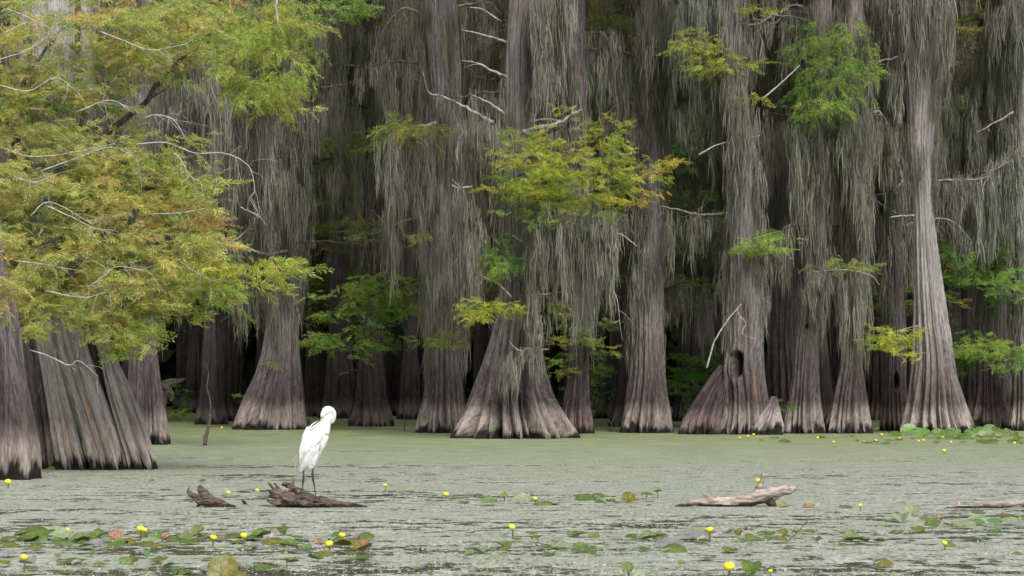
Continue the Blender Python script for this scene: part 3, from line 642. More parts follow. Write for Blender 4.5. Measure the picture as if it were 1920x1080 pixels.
# lime hanging crown of L3
bp(rL3, [(270, 60), (380, 10), (470, -10), (560, -5)], .06, .02, 40, 'limb_dark', 2)
bp(rL3, [(515, -20), (520, 30), (522, 50)], .03, .015, 39, 'twig')
add_foliage(rL3, [E(500, 100, 75, 60, 39, 300), E(470, 160, 70, 45, 39, 220), E(540, 30, 60, 40, 39.5, 150), E(440, 40, 70, 50, 40, 170), E(520, 200, 24, 30, 39, 60), E(420, 190, 40, 25, 39.4, 60), E(480, 60, 90, 60, 39.6, 200)], 35, LIME, size=.27, dens=1.1, droop=True, hang=.35, label='lime green drooping foliage')
add_foliage(rL3, [E(400, 60, 60, 60, 41, 120), E(620, 25, 45, 25, 44, 60)], 36, OLIVE+GREEN, size=.34)
hang(rL3, [(415, 200), (450, 190), (500, 200)], 42, 39.5, 26, (.8, 2.3), .11, 34)
hang(rL3, [(300, 120), (400, 100), (330, 260), (420, 320)], 43, 42, 50, (.8, 2.4), .16, 26)
# --- tree behind the egret
bp(r4, [(540, 470), (490, 475), (440, 455), (395, 450)], .04, .015, t4['y']-.8, 'limb', 3)
bp(r4, [(500, 415), (475, 400), (450, 388)], .025, .01, t4['y']-.9, 'twig')
bp(r4, [(555, 455), (600, 452), (650, 455), (690, 462)], .035, .012, t4['y']-.6, 'limb_dark', 2)
bp(r4, [(535, 45), (550, 30), (552, -20)], .05, .03, t4['y']-.4)
hang(r4, [(410, 250), (470, 230), (560, 240), (640, 150)], 44, t4['y']-1, 26, (1.2, 3.4), .16, 28, (.20, .19, .165))
hang(r4, [(500, 380), (530, 330), (560, 350)], 45, t4['y']-1.1, 20, (.8, 2.6), .12, 26)
add_foliage(r4, [E(500, 690, 30, 14, t4['y']-1, 10), E(462, 742, 8, 6, t4['y']-1.4, 5)], 46, GREEN, size=.2)
# --- olive mid-ground foliage between T4 and T5 belongs to T5
Y5 = t5['y']
bp(r5, [(820, 230), (780, 240), (740, 250)], .04, .015, Y5-.8, 'limb')
add_foliage(r5, [E(770, 242, 46, 28, Y5-1, 130), E(745, 262, 30, 14, Y5-1, 40)], 51, [(0.274, 0.324, 0.068), (0.34, 0.34, 0.076), (0.192, 0.257, 0.059)], size=.32, droop=True, hang=.2)
hang(r5, [(725, 270), (760, 270), (815, 265)], 52, Y5-.9, 26, (1, 3.2), .13, 26)
bp(r5, [(800, 520), (740, 540), (680, 560)], .03, .01, Y5+1, 'limb_dark')
add_foliage(r5, [E(690, 570, 75, 40, Y5+1.5, 240), E(640, 640, 55, 22, Y5+2, 150), E(720, 540, 55, 30, Y5+1, 120), E(650, 545, 50, 14, Y5+1.2, 60)], 53, GREEN+[(.12, .18, .03)], size=.34)
add_foliage(r5, [E(815, 450, 22, 16, Y5-1, 24), E(800, 640, 36, 10, Y5-1.2, 40), E(835, 625, 14, 18, Y5-1.2, 24)], 54, YELLOW[3:]+OLIVE, size=.24)
add_foliage(r5, [E(650, 270, 60, 40, Y5+4, 120), E(690, 430, 40, 25, Y5+4, 80)], 55, OLIVE+DARKG, size=.4)
# --- central tree
Y6 = t6['y']
bp(r6, [(925, 230), (890, 210), (850, 190), (802, 171)], .05, .014, Y6-.7, 'limb', 2, label='bare grey broken branch')
bp(r6, [(945, 215), (920, 195), (885, 178)], .035, .012, Y6-.7, 'limb', 0)
bp(r6, [(950, 145), (920, 132), (895, 118), (866, 114)], .035, .012, Y6-.6, 'limb', 1)
bp(r6, [(950, 80), (915, 68), (866, 56)], .03, .012, Y6-.6, 'limb')
bp(r6, [(940, 40), (905, 18), (880, 14)], .02, .01, Y6-.6, 'limb')
bp(r6, [(980, 248), (1020, 238), (1050, 228), (1078, 212)], .065, .03, Y6-.8, 'limb', 2)
bp(r6, [(885, 350), (865, 352), (848, 349)], .022, .01, Y6-.9, 'twig', 4, tl=.25)
bp(r6, [(990, 560), (1010, 500), (1010, 440), (1040, 380), (1080, 330)], .07, .03, Y6-1.1, 'limb', 2)
bp(r6, [(1080, 330), (1150, 320), (1210, 330)], .03, .012, Y6-1.2, 'limb_dark', 3)
bp(r6, [(970, 330), (1030, 300), (1100, 270), (1160, 225)], .035, .012, Y6-1.2, 'limb_dark', 3)
bp(r6, [(1010, 470), (990, 460), (960, 440)], .03, .012, Y6-1.1, 'limb')
bp(r6, [(985, 550), (1020, 530), (1060, 505)], .03, .01, Y6-1.2, 'limb', 3)
bp(r6, [(1140, 436), (1165, 440), (1182, 452), (1195, 462)], .014, .006, Y6-1.4, 'twig', 2, tl=.2)
bp(r6, [(1100, 560), (1135, 540), (1155, 555), (1162, 600)], .014, .006, Y6-1.4, 'twig', 6, tl=.4)
bp(r6, [(985, 555), (1020, 552), (1060, 546)], .02, .008, Y6-1.3, 'limb', 1)
bp(r6, [(960, 560), (930, 530), (890, 512)], .03, .012, Y6-1.0, 'limb', 2)
bp(r6, [(945, 692), (965, 680), (985, 655), (1010, 655), (1028, 655)], .03, .014, Y6-1.35, 'limb', 1)
bp(r6, [(980, 660), (965, 652), (955, 640)], .02, .01, Y6-1.3, 'limb')
add_foliage(r6, [E(1060, 290, 100, 50, Y6-1.5, 330), E(1110, 345, 115, 40, Y6-1.6, 340), E(1020, 330, 80, 50, Y6-1.4, 240), E(1130, 250, 36, 26, Y6-1.5, 70), E(1175, 315, 60, 22, Y6-1.6, 90), E(1000, 265, 45, 26, Y6-1.3, 80), E(1060, 205, 10, 14, Y6-1.3, 10), E(1000, 345, 70, 20, Y6-1.5, 120), E(1090, 380, 80, 16, Y6-1.5, 120)], 61, YELLOW, size=.21, dens=1.25, label='bright yellow-green feathery spray')
add_foliage(r6, [E(1235, 312, 18, 22, Y6-1.7, 34), E(1190, 370, 40, 16, Y6-1.7, 40)], 62, [(.42, .37, .06), (.40, .35, .06)], size=.26, label='orange-tinged tips of the spray')
add_foliage(r6, [E(960, 350, 50, 25, Y6-1.2, 90), E(1010, 395, 60, 25, Y6-1.3, 120), E(1080, 410, 70, 14, Y6-1.4, 70)], 63, LIME[:3]+GREEN, size=.28)
add_foliage(r6, [E(950, 475, 34, 34, Y6-1.1, 130)], 64, GREEN+BRIGHT[2:], size=.28, droop=True, hang=.4, label='deep green tuft')
add_foliage(r6, [E(900, 575, 32, 16, Y6-1.5, 70), E(950, 580, 28, 12, Y6-1.5, 50), E(885, 600, 14, 14, Y6-1.5, 20)], 65, [(0.406, 0.439, 0.059), (0.274, 0.356, 0.059)], size=.26)
add_foliage(r6, [E(922, 800, 6, 5, Y6-1.8, 6), E(1045, 755, 6, 7, Y6-1.2, 7), E(893, 812, 8, 3, Y6-1.9, 6), E(1028, 668, 8, 18, Y6-1.2, 12)], 66, BRIGHT, size=.12)
hang(r6, [(1000, 400), (1060, 405), (1140, 400)], 67, Y6-1.4, 30, (1, 2.5), .15, 34, (.235, .220, .195))
hang(r6, [(1090, 410), (1110, 410), (1150, 420)], 68, Y6-1.5, 26, (1.2, 2.4), .16, 34, (.235, .220, .195))
hang(r6, [(1000, 0), (1030, -10), (1065, -20)], 69, Y6-.6, 40, (1.2, 2.6), .13, 32, (.235, .220, .195))
hang(r6, [(870, 220), (900, 230), (940, 250)], 70, Y6-.6, 30, (.8, 2.6), .14, 28)
hang(r6, [(860, 352), (890, 420), (900, 460)], 71, Y6-.8, 26, (.8, 2.0), .12, 28)
hang(r6, [(945, 690), (965, 675), (985, 655), (1005, 640), (1015, 650)], 72, Y6-1.45, 16, (.15, .6), .08, 30, (.235, .220, .195), .06)
hang(r6, [(985, 560), (1000, 600), (1010, 640)], 73, Y6-1.2, 12, (.3, 1.1), .08, 30, (.235, .220, .195), .06)
hang(r6, [(1000, 440), (1010, 480), (985, 540)], 74, Y6-1.2, 20, (.4, 1.2), .1, 30, (.235, .220, .195), .1)
# --- gap foliage right of centre
add_foliage(r7, [E(1100, 90, 50, 60, t7['y']+3, 180), E(1120, 190, 50, 45, t7['y']+3, 120), E(1110, 30, 40, 30, t7['y']+3, 60)], 75, OLIVE+DARKG, size=.36)
add_foliage(r7, [E(1080, 640, 60, 40, t7['y']-.6, 120), E(1060, 690, 36, 20, t7['y']-.6, 50), E(1040, 580, 40, 16, t7['y']-.4, 60)], 76, [(0.257, 0.291, 0.051), (0.175, 0.241, 0.051), (0.109, 0.175, 0.043)], size=.26)
add_foliage(r9, [E(1280, 280, 36, 34, t9['y']+2, 90), E(1300, 210, 50, 20, t9['y']+2, 50), E(1140, 425, 36, 20, t9['y']-1, 30)], 77, [(0.208, 0.34, 0.109), (0.175, 0.274, 0.076)], size=.34)
add_foliage(r9, [E(1285, 430, 50, 45, t9['y']+3, 190), E(1290, 380, 40, 25, t9['y']+3, 60)], 78, DARKG, size=.36)
hang(r9, [(1205, 60), (1222, 40), (1240, 80)], 79, t9['y']-.7, 24, (1, 3.4), .12, 28)
bp(r9, [(1240, 182), (1290, 186), (1345, 182)], .03, .015, t9['y']-.2, 'limb_dark', 2)
bp(r9, [(1245, 225), (1262, 120), (1280, 40), (1290, -40)], .07, .03, t9['y']+.5, 'limb_dark')
# --- tree with the hollow
Y10 = t10['y']
add_foliage(r10, [E(1310, 85, 36, 24, Y10-1, 80), E(1350, 120, 45, 30, Y10-1, 110), E(1390, 180, 22, 14, Y10-1, 24), E(1410, 12, 20, 10, Y10-1, 20)], 81, [(.36, .38, .06), (.28, .34, .06), (.32, .37, .07)], size=.3)
add_foliage(r10, [E(1415, 462, 52, 14, Y10-1, 100), E(1460, 445, 20, 14, Y10-1, 24)], 82, [(0.291, 0.422, 0.068), (0.225, 0.356, 0.059)], size=.26)
hang(r10, [(1350, -10), (1370, 100), (1390, 200), (1375, 330)], 83, Y10-.75, 40, (.9, 3.2), .15, 32, (.215, .205, .18))
hang(r10, [(1260, 0), (1300, 10), (1340, 0)], 84, Y10-.2, 26, (1, 4), .16, 26, (.22, .22, .195))
bp(r10, [(1325, 690), (1340, 640), (1365, 600), (1390, 570)], .02, .01, Y10-.9, 'twig', 0)
bp(r10, [(1383, 580), (1385, 590), (1398, 605), (1392, 625), (1415, 635)], .01, .005, Y10-.9, 'twig', 1, tl=.2)
bp(r10, [(1430, 185), (1465, 155), (1500, 122)], .022, .01, Y10-.7, 'twig')
bp(r10, [(1310, 290), (1350, 270), (1425, 254)], .02, .01, Y10-.7, 'twig')
# --- trees mid right
Y13 = t13['y']
add_foliage(r13, [E(1560, 110, 60, 60, Y13-1, 280), E(1545, 190, 62, 36, Y13-1, 200), E(1600, 60, 30, 30, Y13-1, 60)], 85, GREEN, size=.32, droop=True, hang=.4)
add_foliage(r12, [E(1590, 497, 58, 14, Y13-1.1, 90)], 86, [(0.274, 0.34, 0.092), (0.208, 0.274, 0.076)], size=.26)
bp(r12, [(1530, 510), (1580, 505), (1630, 515), (1650, 535)], .012, .006, Y13-1.1, 'twig', 3)
hang(r12, [(1520, 515), (1580, 510), (1640, 520)], 87, Y13-1, 24, (.4, 1.5), .12, 28)
hang(r13, [(1590, 250), (1610, 380), (1625, 400)], 88, Y13-.7, 24, (.8, 2.8), .13, 30)
hang(r13, [(1480, 240), (1540, 240), (1620, 220)], 89, Y13-.6, 26, (1, 3.4), .15, 28, (.19, .185, .155))
hang(r11, [(1440, 0), (1500, -10), (1560, 0)], 90, t11['y']-.8, 22, (1, 3.2), .14, 28, (.19, .185, .155))
bp(r14, [(1702, 98), (1670, 110), (1617, 118)], .03, .012, t14['y']-.5, 'limb')
bp(r14, [(1714, 404), (1690, 405), (1668, 408)], .028, .014, t14['y']-.6, 'limb')
hang(r14, [(1690, -20), (1720, -30), (1780, -10)], 91, t14['y']-.65, 34, (.8, 2.6), .12, 30, (.25, .235, .215))
hang(r14, [(1640, -20), (1670, 0), (1690, 20)], 92, t14['y']-.2, 30, (1, 3), .12, 30)
add_foliage(r14, [E(1675, 632, 52, 16, t14['y']-1.4, 130), E(1700, 660, 20, 22, t14['y']-1.4, 40)], 93, [(0.422, 0.472, 0.059), (0.324, 0.422, 0.059)], size=.26, label='yellow-green leafy spray')
bp(r14, [(1725, 610), (1690, 618), (1640, 630)], .015, .007, t14['y']-1.3, 'limb')
bp(r13b, [(1655, 230), (1690, 340), (1640, 370), (1690, 405)], .05, .02, t13b['y']-.3, 'limb', 3)
hang(r13b, [(1640, 100), (1660, 250), (1680, 330)], 94, t13b['y']-.2, 30, (.6, 2.4), .13, 28, (.22, .215, .19))
add_foliage(r13b, [E(1690, 60, 30, 50, t13b['y']+1, 80), E(1660, 280, 20, 40, t13b['y']+2, 50)], 95, [(0.274, 0.324, 0.068), (0.175, 0.241, 0.059)], size=.3)
# --- right edge
add_foliage(r15, [E(1830, 500, 65, 40, t15['y']-1.2, 280), E(1890, 470, 50, 35, t15['y']-1.2, 190), E(1800, 470, 30, 20, t15['y']-1, 70), E(1880, 560, 45, 30, t15['y']-1.2, 110)], 96, [(0.159, 0.307, 0.059), (0.126, 0.241, 0.059), (0.208, 0.34, 0.059)], size=.3)
add_foliage(r16, [E(1870, 650, 60, 26, t16['y']-1.4, 190), E(1900, 530, 40, 30, t16['y']-1.2, 110), E(1910, 690, 30, 16, t16['y']-1.3, 50)], 97, [(0.274, 0.373, 0.059), (0.175, 0.307, 0.059)], size=.28)
add_foliage(r15, [E(1840, 60, 70, 60, t15['y']-.8, 260), E(1890, 20, 60, 40, t15['y'], 90), E(1830, 190, 45, 30, t15['y']-.5, 90), E(1870, 110, 40, 40, t15['y'], 80)], 98, OLIVE+[(.15, .18, .03)], size=.32)
hang(r15, [(1780, 200), (1850, 180), (1900, 160)], 99, t15['y']-.7, 44, (.9, 3.6), .15, 28, (.19, .185, .155))
hang(r16, [(1840, 350), (1880, 300), (1920, 280)], 110, t16['y']-.7, 60, (.6, 2.4), .14, 28, (.24, .235, .21))
hang(r16, [(1860, 30), (1890, 10), (1920, 0)], 111, t16['y']-.7, 40, (.8, 3), .14, 28, (.19, .185, .155))
bp(r16, [(1900, 210), (1865, 230), (1830, 250)], .03, .012, t16['y']-.9, 'limb', 1)
bp(r16, [(1925, 290), (1880, 310), (1850, 325)], .025, .012, t16['y']-.9, 'limb', 1)
bp(r15, [(1830, 365), (1800, 362), (1785, 365)], .03, .02, t15['y']-.6, 'limb', 1)

# ------------------------------------------------------------------ small plants and stakes among the trees
def shrub(px, py, ells, label, pal, seed, size=.3, name='swamp_shrub'):
    q = G(px, py); r_ = empty(name, q, label=label, cat='shrub'); rs_ = np.random.RandomState(seed)
    for e in ells[:3]:
        branch(r_, [q, (q+np.array(e[:3]))/2+[0.05, 0, .05], np.array(e[:3])], .018, .008, 'limb_dark', name='stem', rs=rs_)
    add_foliage(r_, ells, seed, pal, size=size)
    return r_
d = depth_of(802)
shrub(1305, 801, [E(1300, 690, 34, 30, d+1, 120), E(1270, 720, 30, 26, d+1, 70), E(1320, 670, 20, 14, d+1, 30), E(1290, 755, 20, 14, d+1, 26)], 'bright green shrub left of the hollow tree', BRIGHT, 120)
shrub(575, 800, [E(577, 785, 9, 10, 59, 22)], 'small leafy sprout at the waterline beside the tree behind the egret', GREEN+BRIGHT, 121, .14, 'sprout')
shrub(1470, 806, [E(1473, 760, 10, 18, 52.5, 22), E(1462, 775, 8, 10, 52.5, 8)], 'green sprout on the pale knee beside the hollow tree', BRIGHT, 122, .2, 'sprout')
shrub(325, 782, [E(325, 745, 20, 20, 70, 60), E(328, 776, 17, 10, 68, 50)], 'low green bush beside the gnarled stub at left', BRIGHT+YELLOW[3:], 123, .26)
shrub(1150, 790, [E(1150, 700, 20, 50, 66, 50)], 'faint green sapling in the gap right of the central tree', BRIGHT, 124, .3, 'sapling')

def blob_thing(name, loc, label, cat, tubes, mat, voxel, disp=None, part=None, smooth=3, group=None):
    """tubes: (list of xyz, radii, flat)"""
    mb = MB()
    for pts, rad, fl in tubes:
        V_, F_ = tube(smooth_path(pts, 6), rad, 12, fl); mb.add(V_, F_)
    V_, F_, _ = mb.get()
    if part: return remeshed(part, V_, F_, mat, loc, voxel, smooth, disp)
    o = remeshed(name, V_-np.array(loc), F_, mat, None, voxel, smooth, disp); o.location = tuple(loc)
    return tag(o, label, cat, group)
def grainy(a=.006, fx=8, fz=30):
    return lambda x, y, z: a*(mnoise.noise(Vector((x*fx, y*fz, z*fz)))+.5*mnoise.noise(Vector((x*fx*3, y*fz*2, z*fz*2))))
q = G(387, 835); Yq = q[1]
def pp(px, py, dy=0, Y=None): return P(px, py, (Yq if Y is None else Y)+dy)
blob_thing('leaning_stake', q, 'thin leaning dead stake standing in the duckweed', 'dead stake', [([pp(383, 840), pp(388, 812), pp(394, 785), pp(395, 762)], [.042, .036, .024, .016], 1), ([pp(395, 765), pp(393, 745), pp(388, 725), pp(391, 700), pp(386, 680)], [.02, .014, .012, .008], 1), ([pp(385, 824), pp(381, 818)], [.02, .015], 1), ([pp(393, 742), pp(388, 733)], [.012, .006], 1)], M['wood_brown'], .008, grainy(.005, 10, 10))
Yq = depth_of(833)+.6
blob_thing('gnarled_stub', G(300, 834), 'dark gnarled dead stub with bleached tip beside the narrow cypress', 'dead stub', [([pp(296, 840), pp(298, 790), pp(300, 750), pp(308, 725), pp(325, 716), pp(346, 711)], [.12, .12, .14, .13, .07, .02], 1), ([pp(300, 745), pp(290, 722), pp(294, 712)], [.1, .07, .03], 1), ([pp(312, 725), pp(322, 738), pp(318, 752)], [.06, .05, .02], 1)], M['limb_dark'], .02, grainy(.03, 7, 7))
q = G(758, 809); Yq = q[1]
blob_thing('thin_stick', q, 'thin upright dark stick in the green water left of the straight cypress', 'stick', [([pp(758, 812), pp(759, 790), pp(758, 768)], [.014, .012, .007], 1)], M['limb_dark'], .005)
q = G(1145, 810); Yq = q[1]
blob_thing('bare_twig', q, 'dark bare twig poking from water between central and upright cypresses', 'twig', [([pp(1143, 812), pp(1147, 795), pp(1152, 783), pp(1162, 780)], [.02, .016, .012, .006], 1), ([pp(1147, 795), pp(1140, 788), pp(1134, 790)], [.012, .01, .005], 1)], M['limb_dark'], .006)

shrub(1400, 800, [E(1325, 735, 26, 20, 62, 60), E(1345, 770, 16, 12, 62, 30)], 'leafy shrub at the waterline behind the leaning buttress', BRIGHT, 125, .26)
shrub(1190, 796, [E(1085, 720, 30, 30, 60, 70), E(1110, 690, 26, 20, 60, 50)], 'olive green shrub behind the right flank of the central tree', GREEN, 126, .28)
shrub(1850, 800, [E(1845, 670, 50, 30, 58, 130), E(1800, 640, 26, 20, 58, 50)], 'green understory shrub right of the tall pale cypress', GREEN+BRIGHT, 127, .28)
shrub(700, 790, [E(715, 640, 36, 26, 66, 70), E(690, 700, 22, 16, 66, 30)], 'green understory sapling before the row of fluted bases', GREEN, 128, .28)
# ------------------------------------------------------------------ driftwood
Yq = G(570, 951)[1]-0
def dpp(px, py, dy=0): return P(px, py, Yq+dy)
wood1 = [([dpp(520, 944), dpp(560, 941), dpp(600, 944), dpp(650, 949), dpp(695, 954)], [.05, .055, .05, .04, .015], 1.1),
    ([dpp(505, 928, .02), dpp(530, 930), dpp(560, 938), dpp(590, 944), dpp(620, 948)], [.03, .045, .05, .035, .02], 1),
    ([dpp(530, 905, .12), dpp(545, 912, .1), dpp(565, 925, .08), dpp(590, 937, .05), dpp(630, 945, .02)], [.018, .03, .045, .045, .03], 1),
    ([dpp(550, 902, .14), dpp(548, 915, .1), dpp(540, 928, .05)], [.015, .02, .025], 1),
    ([dpp(503, 905, .05), dpp(512, 916, .03), dpp(525, 928)], [.008, .015, .03], 1), ([dpp(514, 905, .1), dpp(520, 914, .06), dpp(528, 926)], [.008, .014, .03], 1),
    ([dpp(501, 920, -.05), dpp(515, 922), dpp(535, 932)], [.01, .02, .03], 1), ([dpp(500, 937, -.08), dpp(515, 943, -.06), dpp(540, 945), dpp(580, 950, -.05)], [.012, .03, .04, .035], 1),
    ([dpp(530, 935, -.08), dpp(575, 946, -.12), dpp(600, 948, -.15)], [.02, .03, .02], 1), ([dpp(590, 939, -.05), dpp(610, 944, -.12), dpp(622, 950, -.16)], [.03, .025, .015], 1),
    ([dpp(620, 942, .1), dpp(650, 945, .08), dpp(688, 950, .05)], [.02, .022, .008], 1), ([dpp(528, 908, .12), dpp(556, 918, .16), dpp(580, 930, .1)], [.012, .022, .03], 1)]
blob_thing('driftwood_log', G(570, 951), 'brown rooty driftwood log the egret stands on', 'driftwood', wood1, M['wood_brown'], .0075, grainy(.011, 7, 26), smooth=2)
Yq = G(390, 951)[1]
wood2 = [([dpp(374, 912), dpp(382, 925), dpp(395, 938), dpp(415, 944), dpp(442, 951)], [.022, .05, .05, .035, .012], 1), ([dpp(351, 920), dpp(360, 928), dpp(375, 938), dpp(392, 945)], [.016, .03, .045, .04], 1), ([dpp(372, 911), dpp(378, 922), dpp(383, 932)], [.02, .035, .04], 1),
    ([dpp(368, 950), dpp(380, 943), dpp(400, 942, -.05)], [.01, .02, .02], 1), ([dpp(351, 920), dpp(355, 914)], [.012, .008], 1), ([dpp(385, 955), dpp(420, 955)], [.05, .04], 1)]
blob_thing('driftwood_stump', G(390, 951), 'short brown driftwood with a raised snout left of the egret', 'driftwood', wood2, M['wood_brown'], .0075, grainy(.010, 7, 22), smooth=2)
Yq = G(458, 946)[1]
blob_thing('floating_stick', G(458, 946), 'tiny stick tip between the two brown driftwood pieces', 'stick', [([dpp(462, 948), dpp(453, 935)], [.02, .012], 1)], M['wood_brown'], .006)
Yq = G(1400, 950)[1]
wood3 = [([dpp(1266, 951), dpp(1300, 943), dpp(1340, 941), dpp(1380, 940), dpp(1420, 931), dpp(1455, 922), dpp(1484, 918)], [.010, .030, .042, .047, .058, .055, .040], 1),
    ([dpp(1324, 938), dpp(1326, 928), dpp(1328, 918)], [.028, .014, .004], 1), ([dpp(1417, 930), dpp(1425, 910), dpp(1433, 888)], [.042, .030, .022], 1), ([dpp(1478, 918), dpp(1493, 914)], [.05, .02], 1), ([dpp(1476, 914), dpp(1490, 922)], [.04, .015], 1),
    ([dpp(1448, 934), dpp(1462, 932)], [.02, .01], 1), ([dpp(1345, 938), dpp(1346, 932)], [.022, .016], 1), ([dpp(1310, 944), dpp(1326, 930), dpp(1345, 944)], [.02, .03, .02], 1)]
o3 = blob_thing('driftwood_branch', G(1400, 950), 'pale forked driftwood branch with an upright peg', 'driftwood', wood3, M['wood_pale'], .0075, grainy(.013, 5, 24), smooth=1)
mb = MB()
for pts_, r_ in [([dpp(1372, 951), dpp(1395, 947), dpp(1412, 941), dpp(1435, 936), dpp(1452, 934)], [.02, .045, .04, .045, .025]), ([dpp(1434, 934), dpp(1446, 942), dpp(1453, 956)], [.04, .045, .028]), ([dpp(1446, 936), dpp(1458, 934), dpp(1463, 930)], [.03, .018, .008])]:
    mb.add(*tube(smooth_path([q_+np.array([0, .03, 0]) for q_ in pts_], 5), r_, 10))
V_, F_, _ = mb.get(); o = remeshed('prong', V_, F_, M['blackbrown'], o3, .0075, 2, grainy(.01, 8, 20)); o['label'] = 'blackbrown prong under the log'
Yq = G(1850, 953)[1]
wood4 = [([dpp(1768, 955), dpp(1800, 951), dpp(1830, 951), dpp(1870, 947), dpp(1920, 944), dpp(1970, 938)], [.010, .022, .020, .032, .032, .04], 1), ([dpp(1797, 950), dpp(1798, 942), dpp(1800, 934)], [.025, .012, .004], 1), ([dpp(1866, 945), dpp(1870, 940)], [.02, .01], 1)]
blob_thing('driftwood_branch', G(1850, 953), 'low pale driftwood branch running off the right edge', 'driftwood', wood4, M['wood_pale'], .0075, grainy(.013, 5, 24), smooth=1)

# ------------------------------------------------------------------ the egret
YE = G(570, 951)[1]; Yq = YE
eg = empty('egret', (dpp(580, 940)[0], YE, dpp(580, 940)[2]), label='white great egret preening on the brown driftwood log', cat='bird')
mb = MB()
def et(pts, rad, fl=1.0, seg=20): 
    V_, F_ = tube(smooth_path(pts, 8), rad, seg, fl); mb.add(V_, F_)
# trunk of the body: shoulders high at right, tail low at left
et([dpp(610, 788), dpp(603, 800), dpp(594, 818), dpp(584, 840), dpp(574, 860), dpp(567, 874), dpp(562, 886)], [.030, .070, .104, .112, .086, .055, .018], .85)
et([dpp(580, 800), dpp(578, 820), dpp(574, 845), dpp(567, 865)], [.035, .085, .085, .04], .8)
# chest
et([dpp(611, 800), dpp(606, 820), dpp(600, 836), dpp(594, 850)], [.04, .062, .058, .03], .9)
# neck: up from the chest, folding over to bring the head down on the back
et([dpp(609, 812, -.02), dpp(612, 798, -.03), dpp(614, 786, -.02), dpp(621, 790, .03), dpp(625, 780, .03), dpp(622, 771, .0), dpp(614, 768, -.03), dpp(607, 772, -.04)], [.048, .042, .034, .028, .031, .034, .036, .034], 1)
et([dpp(616, 776, -.02), dpp(618, 782, .0), dpp(612, 790, -.02)], [.03, .036, .04], 1)
et([dpp(598, 838, .0), dpp(590, 856, .0), dpp(583, 874, .0), dpp(579, 884, .0)], [.06, .062, .045, .012], .8)
# head tucked, bill towards the scapulars
et([dpp(613, 770, -.03), dpp(607, 775, -.05), dpp(603, 782, -.06)], [.034, .033, .016], 1)
et([dpp(606, 776, -.03), dpp(609, 790, -.02), dpp(606, 802, -.02)], [.028, .04, .05], 1)
V_, F_, _ = mb.get()
def feath(x, y, z): return .0018*mnoise.noise(Vector((x*60, y*60, z*14)))
body = remeshed('body', V_, F_, M['feather'], eg, .0075, 5, feath)
def plume(name, pts_list, w0, mat, label=None):
    mb = MB()
    for pts in pts_list:
        mb.add(*tube(smooth_path(pts, 5), [w0, w0*1.1, w0*.7, w0*.15], 6, .5))
    V_, F_, _ = mb.get(); o = mk(name, V_, F_, M[mat], eg)
    if label: o['label'] = label
    return o
rw = np.random.RandomState(12)
# folded wing: overlapping long feathers on the near side
wf = []
for i in range(16):
    a = i/15; x0 = 572+a*34; y0 = 812+8*math.sin(a*3); x1 = 561+a*26; y1 = 872-a*30+rw.uniform(-3, 3)
    wf.append([dpp(x0, y0, -.085), dpp((x0+x1)/2-3+a*4, (y0+y1)/2, -.112+.02*a), dpp(x1+1, y1-8, -.085), dpp(x1, y1+4, -.06)])
plume('wing', wf, .018, 'feather', 'folded near wing')
sf = [[dpp(601, 832, -.06), dpp(600, 845, -.06), dpp(596, 855, -.05), dpp(592+i*1.5, 866-i*4, -.04)] for i in range(4)]
plume('belly_feathers', sf + [[dpp(590, 845, -.05), dpp(585, 865, -.05), dpp(580+i*3, 876-i, -.03), dpp(578+i*3.3, 884-i*2, -.02)] for i in range(4)], .012, 'feather_shade', 'belly feathers with painted shade')
tf = [[dpp(562+i*1.3, 850, -.04+.01*i), dpp(560+i*1.4, 868, -.03+.01*i), dpp(559+i*1.6, 880, -.02+.01*i), dpp(558+i*2.0, 891-abs(i-3)*1.2, .01*i)] for i in range(8)]
plume('tail', tf, .009, 'feather_shade', 'short white tail with painted shade')
pf = [[dpp(563, 830, .0), dpp(558, 850, .02), dpp(555, 866, .03), dpp(550+i*1.3, 882+i*2, .03)] for i in range(5)] + [[dpp(566, 835, -.03), dpp(558, 850, -.02), dpp(553, 858, 0), dpp(546+i*3, 862+i*4, 0)] for i in range(2)]
plume('back_plume', pf, .0022, 'feather', 'long wispy plumes')
plume('scapular_tuft', [[dpp(576, 808, -.03), dpp(584, 798, -.03), dpp(591, 792, -.03), dpp(597, 789, -.03)], [dpp(582, 806, -.05), dpp(590, 799, -.05), dpp(597, 795, -.05), dpp(603, 793, -.06)], [dpp(588, 808, -.06), dpp(596, 801, -.06), dpp(602, 797, -.05), dpp(606, 795, -.04)]], .017, 'feather', 'raised shoulder feathers')
V_, F_ = tube(smooth_path([dpp(604, 779, -.065), dpp(601, 786, -.085), dpp(598, 797, -.09)], 4), [.009, .007, .0015], 8); V_[:, 1] += .05; o = mk('beak', V_, F_, M['beak'], eg); o['label'] = 'yellow beak tucked in the shoulder feathers'
V_, F_ = tube(np.array([dpp(604.5, 776, -.022), dpp(604.2, 776, -.018)]), [.005, .004], 8); mk('eye', V_, F_, M['eye'], eg)
def eleg(pts, foot, label):
    mb = MB(); mb.add(*tube(smooth_path(pts, 6), [.011, .0075, .0075, .012, .0075, .0065, .007], 10))
    f = foot
    for dx, dy in ((-.07, -.05), (-.01, -.085), (.06, -.055), (.02, .05)):
        mb.add(*tube(smooth_path([f, f+np.array([dx*.5, dy*.5, .012]), f+np.array([dx, dy, -.012])], 4), [.006, .0055, .003], 8))
    V_, F_, _ = mb.get(); o = mk('leg', V_, F_, M['leg'], eg); o['label'] = label
eleg([dpp(569, 862), dpp(569, 880), dpp(569, 898), dpp(567, 915), dpp(566.5, 934, -.06)], dpp(566.5, 935, -.07), 'straight left leg')
eleg([dpp(588, 858), dpp(587.5, 875), dpp(586, 891), dpp(590, 915), dpp(593, 935, -.05)], dpp(593, 937, -.06), 'bent right leg')

